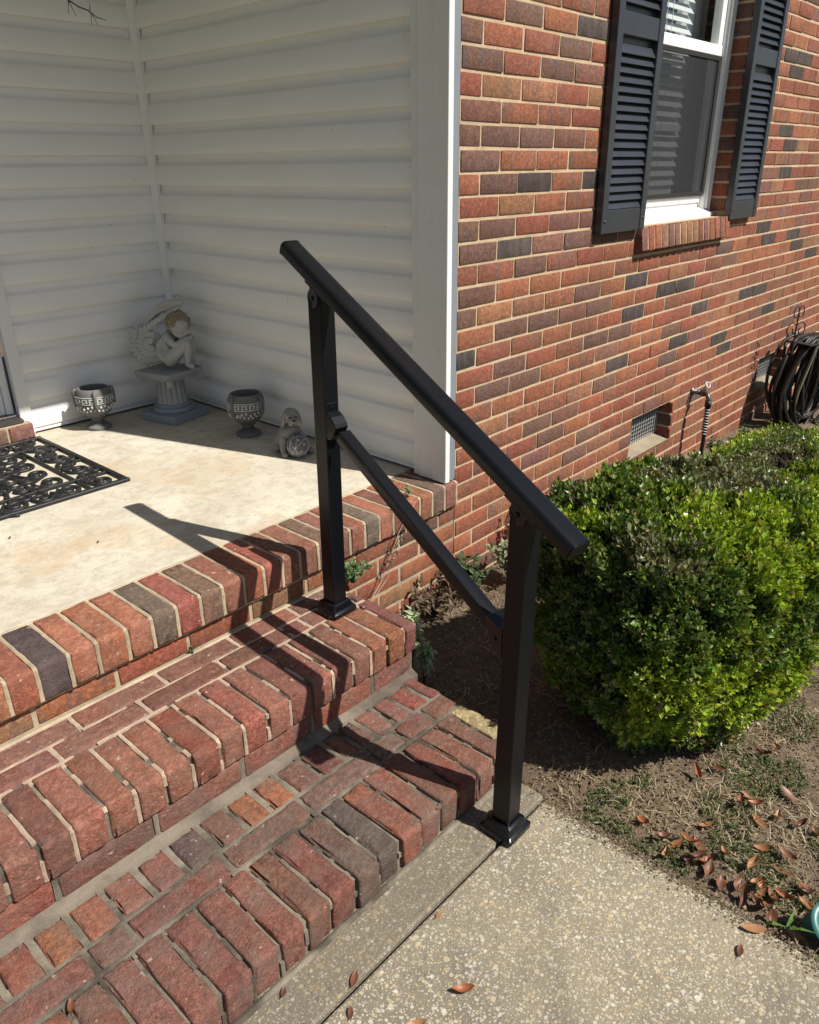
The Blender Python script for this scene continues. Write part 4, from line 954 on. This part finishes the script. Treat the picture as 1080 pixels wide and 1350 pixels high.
# ================================================================== PORCH ORNAMENTS
PZ = .0976
def vase(x, y, rz, label):
    t = thing('goblet_planter', label, 'planter', (x, y, PZ), rz, 'matching goblet planters on the porch')
    mb = MB(); mb.lathe([(.0, .0), (.049, 0), (.051, .004), (.050, .012), (.040, .019), (.027, .026), (.023, .034), (.025, .042), (.030, .046), (.029, .050), (.047, .062), (.062, .078), (.071, .098), (.0745, .120), (.0745, .142), (.0715, .158), (.0665, .170), (.0625, .176), (.057, .177), (.054, .172), (.056, .150), (.0, .148)], 40)
    build(mb, 'bowl', MT['statue_dark'], t, auto=40)
    kb = MB()
    def arc(a0, a1, z0, z1, r, th=.0022):
        n = max(1, int(abs(a1-a0)/.13)+1)
        for i in range(n):
            b0, b1 = a0+(a1-a0)*i/n, a0+(a1-a0)*(i+1)/n
            vs = [(q*math.cos(b), q*math.sin(b), z) for z in (z0, z1) for q in (r-.003, r+th) for b in (b0, b1)]
            kb.add(vs, [(0, 1, 3, 2), (4, 6, 7, 5), (0, 4, 5, 1), (2, 3, 7, 6), (0, 2, 6, 4), (1, 5, 7, 3)])
    r = .0742; N = 15; w_ = 2*math.pi/N
    arc(0, 2*math.pi, .1465, .149, r-.0008); arc(0, 2*math.pi, .1195, .1215, r)
    for i in range(N):
        a = i*w_; tk = w_*.14
        arc(a, a+tk, .1215, .1415, r); arc(a, a+w_*.66, .1390, .1420, r); arc(a+w_*.56, a+w_*.70, .1285, .1420, r); arc(a+w_*.32, a+w_*.70, .1270, .1295, r)
    for i in range(26):      # beads of the vine frieze
        a = i*.2417; kb.ell((.0725*math.cos(a), .0725*math.sin(a), .104+.005*math.sin(i*2.1)), (.0045, .0045, .006), 6, 4)
        kb.ell((.0680*math.cos(a+.12), .0680*math.sin(a+.12), .091+.003*math.sin(i*1.3)), (.0045, .0045, .005), 6, 4)
    build(kb, 'key_pattern_band', MT['pale_band'], t)
    for a in (-.55, 2.4, -2.2):
        mb = MB(); ca, sa = math.cos(a), math.sin(a)
        mb.tube([(q*ca, q*sa, z) for q, z in ((.066, .172), (.0765, .168), (.0800, .150), (.0800, .125), (.0780, .105), (.072, .092))], [.007, .008, .0075, .007, .008, .005], 8, flat=.55)
        build(mb, 'handle', MT['statue_dark'], t, smooth=True)
    return t
vase(-.532, 1.520, .2, 'grey goblet planter with key pattern left of the angel pedestal')
vase(-.172, .955, .9, 'grey goblet planter with key pattern right of the angel pedestal')
# pedestal
PX_, PY_ = -.232, 1.412
t = thing('pedestal', 'grey fluted column pedestal carrying the angel figure', 'pedestal', (PX_, PY_, PZ), math.radians(13))
mb = MB(); mb.box(-.103, .103, -.103, .103, 0, .036); build(mb, 'plinth', MT['statue_blue'], t, bevel=.003)
mb = MB(); mb.lathe([(.084, .036), (.088, .042), (.088, .050), (.083, .056), (.076, .058), (.078, .062), (.078, .067), (.070, .072)], 40); build(mb, 'base_ring', MT['statue_blue'], t, auto=50)
mb = MB(); mb.lathe([(.066, .070), (.064, .078), (.060, .150), (.0595, .172), (.063, .176)], 112, flute=lambda a, j_: 1-.055*max(0, math.cos(a*16))**.8 if 0 < j_ < 4 else 1); build(mb, 'fluted_shaft', MT['statue'], t, smooth=True)
mb = MB(); mb.lathe([(.064, .172), (.068, .178), (.068, .184), (.076, .192), (.080, .197)], 32)
mb.box(-.101, .101, -.101, .101, .199, .217)
for sx in (-1, 1):
    for sy in (-1, 1):
        mb.lathe([(.004, -.012), (.023, -.012), (.024, -.008), (.024, .008), (.023, .012), (.004, .012)], 18, M=Matrix.Translation((sx*.082, sy*.082, .179)) @ Matrix.Rotation(math.radians(45 if sx*sy > 0 else -45), 4, 'Z') @ Matrix.Rotation(math.pi/2, 4, 'X'))
    mb.prism([(-.080, .199), (.080, .199), (.072, .186), (-.072, .186)], 0, sx*.088-.006, sx*.088+.006); mb.prism([(-.080, .199), (.080, .199), (.072, .186), (-.072, .186)], 1, sx*.088-.006, sx*.088+.006)
build(mb, 'scrolled_capital', MT['capital'], t, bevel=.0012, seg=1, auto=40)
def skin(name, V, E, Rd, mat, parent, sub=2, loc=None):
    me = bpy.data.meshes.new(name); me.from_pydata(V, E, []); me.materials.append(mat)
    o = link(name, me, parent, loc); sk_ = o.modifiers.new('skin', 'SKIN'); sk_.use_smooth_shade = True
    lay = me.skin_vertices[0].data if len(me.skin_vertices) else None
    if lay is None:
        bm = bmesh.new(); bm.from_mesh(me); bm.verts.layers.skin.verify(); bm.to_mesh(me); bm.free(); lay = me.skin_vertices[0].data
    for i, r in enumerate(Rd):
        lay[i].radius = (r, r) if not isinstance(r, tuple) else r; lay[i].use_root = (i == 0)
    s_ = o.modifiers.new('smooth', 'SUBSURF'); s_.levels = sub; s_.render_levels = sub
    return o
# angel
AZ = PZ+.2172
ang_ = thing('angel_figure', 'grey cherub figure with feathered wings resting its head on its knees', 'statue', (PX_-.004, PY_+.004, AZ), math.radians(-47.7)); ang_.scale = (1.25, 1.25, 1.25)
V = [(0, 0, .036), (-.004, 0, .070), (.010, 0, .102), (.034, 0, .122)]; E = [(0, 1), (1, 2), (2, 3)]; Rd = [.036, .033, .033, .020]
for s_ in (-1, 1):
    b = len(V); V += [(.020, s_*.030, .112), (.050, s_*.040, .086), (.084, s_*.020, .104), (.100, s_*.006, .109)]; Rd += [.0155, .0125, .0105, .0095]; E += [(2, b), (b, b+1), (b+1, b+2), (b+2, b+3)]
    b = len(V); V += [(.018, s_*.024, .034), (.056, s_*.027, .070), (.088, s_*.022, .098), (.084, s_*.023, .055), (.080, s_*.024, .018), (.104, s_*.026, .009)]; Rd += [.028, .0235, .0175, .0155, .0115, .0085]; E += [(0, b), (b, b+1), (b+1, b+2), (b+2, b+3), (b+3, b+4), (b+4, b+5)]
body = skin('body', V, E, Rd, MT['statue'], ang_)
hd = Matrix.Translation((.062, -.012, .150)) @ Euler((0, math.radians(28), math.radians(-62)), 'XYZ').to_matrix().to_4x4()
mb = MB(); mb.ell((0, 0, 0), (.037, .034, .039), 24, 16, M=hd); mb.ell((.018, 0, -.016), (.021, .024, .017), 16, 10, M=hd)
for s_ in (-1, 1): mb.ell((.024, s_*.015, -.010), (.012, .012, .011), 12, 8, M=hd); mb.ell((-.002, s_*.034, -.004), (.008, .004, .010), 10, 6, M=hd)
mb.ell((.0385, 0, -.006), (.006, .005, .006), 10, 6, M=hd); mb.ell((.0345, 0, -.0205), (.005, .008, .003), 10, 6, M=hd); mb.ell((.033, 0, -.030), (.007, .008, .006), 10, 6, M=hd)
build(mb, 'head', MT['statue'], ang_, smooth=True)
mb = MB()
for s_ in (-1, 1): mb.tube([(.030, s_*.007, .001), (.0335, s_*.013, -.002), (.028, s_*.020, .001)], .0012, 5, M=hd)
mb.tube([(.038, -.006, -.021), (.0395, 0, -.0225), (.038, .006, -.021)], .0008, 5, M=hd); build(mb, 'closed_eyes', MT['statue_dark'], ang_)
mb = MB(); mb.ell((-.007, 0, .006), (.0375, .0375, .0385), 24, 16, M=hd)
q = random.Random(3)
for i in range(120):
    th = q.uniform(0, 2*math.pi); z = q.uniform(-.5, 1); rr = math.sqrt(1-z*z); p = Vector((-.007+.0375*rr*math.cos(th), .0375*rr*math.sin(th), .006+.0385*z))
    if p.x > .022: continue
    mb.ell(p, (.006, .006, .005), 6, 4, M=hd)
build(mb, 'hair', MT['statue_hair'], ang_, smooth=True)
def petal(mb, p, d, L, w_, th=.0045, n=Vector((0, -1, 0))):
    d = d.normalized(); s_ = d.cross(n).normalized(); rot = Matrix((d, s_, s_.cross(d)*-1)).transposed().to_4x4()
    mb.ell((L/2, 0, 0), (L/2, w_/2, th), 8, 6, M=Matrix.Translation(p) @ rot)
wing1 = []; fw = Vector((-.040, -.004, .088))
me_f = {}
def feather(parent, p, d, L, w_, n, th=.004):
    k = (round(L, 3), round(w_, 3))
    if k not in me_f:
        mb = MB(); mb.ell((L/2, 0, 0), (L/2, w_/2, th), 8, 6); mb.tube([(.004, 0, th*.7), (L*.5, 0, th*1.15), (L*.93, 0, th*.4)], .0009, 4, cap=False); me_f[k] = mb.mesh('feather', MT['statue'], smooth=True)
    d = d.normalized(); s_ = n.cross(d).normalized(); rot = Matrix((d, s_, d.cross(s_))).transposed()
    o = link('feather', me_f[k], parent, p); o.rotation_euler = rot.to_euler(); return o
mb = MB(); mb.ell(fw, (.040, .010, .052), 16, 10); w1 = build(mb, 'wing', MT['statue'], ang_, smooth=True); w1['label'] = 'lower wing fanned out as a round shell of feathers'
for ring, (n_, r0, L, w_, yy) in enumerate(((17, .020, .058, .021, .002), (13, .008, .044, .019, -.006), (8, .0, .030, .018, -.012))):
    for i in range(n_):
        a = math.radians(70+225*i/(n_-1)); d = Vector((math.cos(a), -.10, math.sin(a)))
        p = fw+Vector((math.cos(a)*r0, yy-.004, math.sin(a)*r0*1.15)); feather(w1, p, d, round(L*(1 if 3 < i < n_-3 else .86), 3), w_, Vector((0, -1, 0)))
mb = MB(); mb.tube([(-.050, 0, .110), (-.040, 0, .160), (-.010, -.004, .190), (.030, -.008, .212), (.062, -.010, .232)], [.014, .017, .015, .011, .006], 10, flat=.5)
w2 = build(mb, 'wing', MT['statue'], ang_, smooth=True); w2['label'] = 'upper wing sweeping over the bowed head'
for i in range(13):
    k = i/12; p = Vector((-.066+.085*k, -.012, .120+.075*k+.02*math.sin(k*3))); a = math.radians(62-36*k)
    feather(w2, p, Vector((math.cos(a), -.06, math.sin(a))), .078, .014, Vector((0, -1, 0)))
for i in range(11):
    k = i/10; p = Vector((-.072+.110*k, -.020, .108+.085*k)); a = math.radians(75-48*k)
    feather(w2, p, Vector((math.cos(a), -.05, math.sin(a))), .044, .0125, Vector((0, -1, 0)))
for i in range(7):
    k = i/6; p = Vector((.018-.006*k, -.010, .176+.022*k)); a = math.radians(33+4*k)
    feather(w2, p, Vector((math.cos(a), -.05, math.sin(a))), .088, .013, Vector((0, -1, 0)))
# dog with ball
dog = thing('dog_figure', 'grey puppy figure hugging a patterned ball beside the right planter', 'statue', (-.197, .640, PZ), math.radians(-47.7))
V = [(-.036, .050, .045), (-.020, .022, .062), (-.012, .0, .088), (-.006, -.006, .118)]; E = [(0, 1), (1, 2), (2, 3)]; Rd = [.042, .040, .033, .026]
b = len(V); V += [(-.030, -.020, .070), (-.034, -.034, .035), (-.026, -.052, .011), (-.018, -.068, .009)]; Rd += [.018, .014, .012, .011]; E += [(2, b), (b, b+1), (b+1, b+2), (b+2, b+3)]
b = len(V); V += [(.026, .0, .080), (.052, -.010, .060)]; Rd += [.016, .012]; E += [(2, b), (b, b+1)]
b = len(V); V += [(.010, .040, .030), (.060, .005, .014), (.074, -.018, .011)]; Rd += [.024, .014, .012]; E += [(0, b), (b, b+1), (b+1, b+2)]
b = len(V); V += [(-.064, .020, .020), (-.066, -.006, .012)]; Rd += [.020, .013]; E += [(0, b), (b, b+1)]
skin('body', V, E, Rd, MT['dog'], dog)
hm = Matrix.Translation((.002, -.018, .152)) @ Euler((0, 0, math.radians(22)), 'XYZ').to_matrix().to_4x4()
mb = MB(); mb.ell((0, 0, .004), (.032, .031, .029), 20, 12, M=hm); mb.ell((.0, -.030, -.010), (.0185, .022, .0150), 16, 10, M=hm)
mb.ell((.009, -.034, -.018), (.0105, .014, .0095), 12, 8, M=hm); mb.ell((-.009, -.034, -.018), (.0105, .014, .0095), 12, 8, M=hm)
for s_ in (-1, 1): mb.ell((s_*.012, -.026, .010), (.009, .008, .006), 10, 6, M=hm)
build(mb, 'head', MT['dog'], dog, smooth=True)
mb = MB(); mb.ell((0, -.051, -.004), (.0062, .005, .0045), 10, 6, M=hm)
for s_ in (-1, 1): mb.ell((s_*.0125, -.031, .0055), (.0042, .0035, .0042), 10, 6, M=hm)
mb.tube([(-.010, -.046, -.020), (0, -.051, -.0165), (.010, -.046, -.020)], .0009, 5, M=hm); build(mb, 'eyes_and_nose', MT['dark'], dog, smooth=True)
for s_ in (-1, 1):
    mb = MB(); mb.ell((s_*.0315, -.003, -.010), (.0065, .015, .027), 14, 10, rot=Euler((0, s_*-.16, 0)), M=hm); build(mb, 'ear', MT['dog'], dog, smooth=True)
mb = MB(); bc = Vector((.026, -.046, .044)); mb.ell(bc, (.0415, .0415, .0425), 28, 18); ball = build(mb, 'ball', MT['statue_dark'], dog, smooth=True)
mb = MB()
for k in range(4):
    Mx = Matrix.Translation(bc) @ Euler((math.radians(20), math.radians(45*k), .3)).to_matrix().to_4x4(); mb.tube([(.0420*math.cos(a*.2618), .0420*math.sin(a*.2618), 0) for a in range(25)], .0011, 4, M=Mx, cap=False)
for k in (-.6, 0, .6):
    r_ = .0422*math.cos(k); Mx = Matrix.Translation(bc) @ Euler((math.radians(70), 0, .3)).to_matrix().to_4x4(); mb.tube([(r_*math.cos(a*.2618), r_*math.sin(a*.2618), .0422*math.sin(k)) for a in range(25)], .0011, 4, M=Mx, cap=False)
for i in range(26):
    d = Vector((math.cos(i*2.4)*math.sqrt(1-(i/13-1)**2*.98), math.sin(i*2.4)*math.sqrt(1-(i/13-1)**2*.98), (i/13-1)*.99)).normalized(); Mx = Matrix.Translation(bc+d*.0418) @ d.to_track_quat('Z', 'Y').to_matrix().to_4x4()
    for a in (.785, 2.356): mb.tube([(-.0055*math.cos(a), -.0055*math.sin(a), 0), (.0055*math.cos(a), .0055*math.sin(a), 0)], .0013, 4, M=Mx)
build(mb, 'ball_pattern', MT['pale_band'], ball)
# doormat
mat = thing('doormat', 'black rubber scrollwork doormat lying in front of the door', 'doormat', (-1.20, 1.21, PZ+.0004))
X0, X1, Y0, Y1 = -.56, .424, -.350, .350
def bar(mb, a, b, w_, h=.012):
    a = Vector((*a, 0)); b = Vector((*b, 0)); d = (b-a).normalized(); s_ = Vector((-d.y, d.x, 0))*w_/2
    mb.add([a-s_, a+s_, b+s_, b-s_]+[v+Vector((0, 0, h)) for v in (a-s_*.8, a+s_*.8, b+s_*.8, b-s_*.8)], [(0, 1, 2, 3), (4, 7, 6, 5), (0, 4, 5, 1), (1, 5, 6, 2), (2, 6, 7, 3), (3, 7, 4, 0)])
mb = MB(); h_ = .011
for a, b in (((X0-.011, Y0), (X1+.011, Y0)), ((X0-.011, Y1), (X1+.011, Y1)), ((X0, Y0+.0115), (X0, Y1-.0115)), ((X1, Y0+.0115), (X1, Y1-.0115))): bar(mb, a, b, .022, .013)
build(mb, 'border', MT['rubber'], mat, bevel=.003)
mb = MB(); q = .125
for a, b in (((X0+.012, Y0+q), (X1-.012, Y0+q)), ((X0+.012, Y1-q), (X1-.012, Y1-q)), ((X0+q, Y0+q+.007), (X0+q, Y1-q-.007)), ((X1-q, Y0+.012), (X1-q, Y0+q-.007)), ((X1-q, Y0+q+.007), (X1-q, Y1-q-.007)), ((X1-q, Y1-q+.007), (X1-q, Y1-.012))): bar(mb, a, b, .013, .0115)
build(mb, 'inner_border', MT['rubber'], mat, bevel=.002)
def scroll_mesh(r, turns, tail):
    mb = MB(); P = []; n = int(22*turns)
    for i in range(n+1):
        t_ = i/n; a = t_*turns*2*math.pi; rr = r*(.18+.82*t_); P.append((rr*math.cos(a), rr*math.sin(a), .0055))
    lx, ly, _ = P[-1]; a = turns*2*math.pi; tx, ty = -math.sin(a), math.cos(a)
    for k in range(1, 6): P.append((lx+tx*tail*k/5-lx*.12*k/5, ly+ty*tail*k/5-ly*.12*k/5+0, .0055))
    n2_ = len(P); mb.tube(P, [.0080-.0022*abs(i/n2_-.4) for i in range(n2_)], 8, flat=1.0); 
    mb.ell((0, 0, .0055), (.011, .011, .006), 8, 5)
    return mb.mesh('scroll', MT['rubber'], smooth=True)
SM = [scroll_mesh(.040, 1.35, .065), scroll_mesh(.028, 1.1, .05), scroll_mesh(.055, 1.4, .08)]
def sc(x, y, k, rz, fl=1):
    o = link('scroll', SM[k], mat, (x, y, 0), (0, 0, rz)); o.scale = (1, fl, .9)
i = 0; y = Y0+.058
while y < Y1-.04: sc(X1-.062, y, 0 if i % 2 else 0, math.pi/2*(1 if i % 2 else -1), 1 if i % 2 else -1); sc(X1-.030 if i % 2 else X1-.095, y+.042, 1, 1.2*i, 1); y += .086; i += 1
x = X1-q-.055; i = 0
while x > X0+.03:
    for yy, f in ((Y0+.062, 1), (Y1-.062, -1)): sc(x, yy, 0, (math.pi if i % 2 else 0)+.3, f if i % 2 else -f); sc(x-.045, yy+(.034 if i % 2 else -.034), 1, 1.7*i, f)
    x -= .090; i += 1
for yy in (-.165, -.055, .055, .165):
    x = X1-q-.065; i = 0
    while x > X0+q+.04: sc(x, yy, 2 if (i+int(yy*10)) % 2 else 0, i*1.9+yy*9, 1 if i % 2 else -1); sc(x-.052, yy+.038*(1 if i % 2 else -1), 1, i*2.3+yy*20); x -= .102; i += 1

# ================================================================== FAUCET, HOSE, POT RIM
t = thing('faucet', 'metal outdoor faucet on the brick wall right of the foundation vent', 'faucet', (1.985, 0, .0))
mb = MB(); mb.lathe([(.024, 0), (.024, .006), (.012, .008), (.012, .050)], 16, M=Matrix.Rotation(math.pi/2, 4, 'X')); mb.ell((0, -.060, 0), (.019, .022, .019), 12, 8); mb.tube([(0, -.060, 0), (-.012, -.085, .004), (-.018, -.100, -.022), (-.018, -.100, -.040)], [.013, .013, .012, .014], 10)
build(mb, 'spout', MT['brass'], t, smooth=True)
mb = MB(); mb.tube([(0, -.060, .01), (0, -.075, .045)], .006, 8)
for i in range(6): a = i*math.pi/3; mb.tube([(.022*math.cos(a+k*.35), -.077+.022*.35*math.sin(a+k*.35), .046+.022*math.sin(a+k*.35)*.6) for k in range(4)], .0042, 6)
build(mb, 'valve_handle', MT['galvanised'], t, smooth=True)
t = thing('faucet_hose', 'black hose with coiled strain relief dropping from the wall faucet', 'hose', (1.967, -.100, -.040))
mb = MB(); mb.tube([(0, 0, .01), (0, 0, -.025)], .0165, 12); mb.tube([(0, 0, -.02), (.002, 0, -.10), (.004, -.002, -.20), (-.006, -.004, -.30), (-.01, -.01, -.36)], .0105, 10); build(mb, 'hose_tube', MT['hose'], t, smooth=True)
mb = MB(); mb.tube([(.0135*math.cos(a*.9), .0135*math.sin(a*.9), -.028-a*.0021) for a in range(0, 70)], .0024, 5); build(mb, 'spring_guard', MT['galvanised'], t, smooth=True)
# hose stand with coiled hose
HX, HY = 3.06, -.20
t = thing('hose_stand', 'dark metal hose stand with scrolled top holding the coiled hose', 'stand', (HX, HY-.02, -.46), -.32)
mb = MB()
for xx in (-.13, .20): mb.tube([(xx, 0, -.02), (xx, 0, .58)], .007, 8)
mb.tube([(-.13, 0, .56), (-.08, 0, .61), (.035, 0, .625), (.15, 0, .61), (.20, 0, .56)], .007, 8)
mb.box(-.10, .17, -.09, .07, .575, .583); build(mb, 'frame', MT['dark'], t)
mb = MB()
for s_ in (-1, 1):
    P = []
    for i in range(26):
        a = i*.30; rr = .052-.0016*i; P.append((-.13+s_*(.045-rr*math.cos(a)*1.0), 0, .66+rr*math.sin(a)))
    mb.tube(P, .0035, 6)
mb.tube([(-.13, 0, .57), (-.13, 0, .70), (-.13, 0, .76)], .005, 6)
for s_ in (-1, 1): mb.tube([(-.13+s_*.022+.022*math.cos(k*.42), 0, .765+.033*math.sin(k*.42)) for k in range(16)], .003, 5)
build(mb, 'scroll_top', MT['dark'], t)
random.seed(5)
t = thing('garden_hose', 'thick coil of black garden hose hanging on its stand by the wall', 'hose', (HX+.035, HY-.02, .140), -.32)
mb = MB(); ol = MB()
for i in range(30):
    yo = -.085+.15*((i*.618) % 1); wx = U(.07, .25); hz = U(.48, .62); tlt = U(-.05, .05); P = []; dx = U(-.03, .03)
    for k in range(29):
        a = 2*math.pi*k/28; x = wx*math.sin(a)*(1-.25*(math.cos(a) > 0)*math.cos(a)); z = -hz/2+hz/2*math.cos(a)
        P.append((x+dx, yo+.02*math.sin(a*2+i)+tlt*math.cos(a), z+U(-.004, .004)+.006))
    (ol if i in (4, 13) else mb).tube(P, .0095, 8, cap=False)
build(mb, 'hose_loops', MT['hose'], t, smooth=True); build(ol, 'hose_loops', MT['hose_olive'], t, smooth=True)['label'] = 'olive loops among the black hose'
mb = MB()
for i in range(9):
    P = [(U(.1, .6), U(-.25, .05), -.58+U(0, .05)) for _ in range(2)]; a0 = U(0, 6); mb.tube([(.42+.22*math.cos(a0+k*.5)+.03*i, -.08+.12*math.sin(a0+k*.5), -.585+.018*i+.01*math.sin(k)) for k in range(13)], .0095, 8)
build(mb, 'ground_coil', MT['hose'], t, smooth=True)
# teal ring at the lower right
t = thing('teal_pot', 'teal plastic pot lying on its side in the leaves at the walk edge', 'pot', (-.600, -1.462, -.352))
Mx = Matrix.Rotation(math.radians(-25), 4, 'Z') @ Matrix.Rotation(math.radians(38), 4, 'X'); 
mb = MB(); mb.lathe([(.026, -.012), (.026, .020), (.024, .028), (.034, .030), (.041, .033), (.043, .038), (.039, .042), (.028, .041), (.0215, .036), (.020, .02), (.018, -.008), (.0, -.009)], 36, M=Mx)
build(mb, 'pot_rim', MT['teal'], t, auto=60, loc=(0, 0, .018))
mb = MB(); mb.lathe([(.0, .016), (.0195, .017), (.019, .012)], 20, M=Mx); build(mb, 'pot_soil', MT['dark'], t, loc=(0, 0, .018))
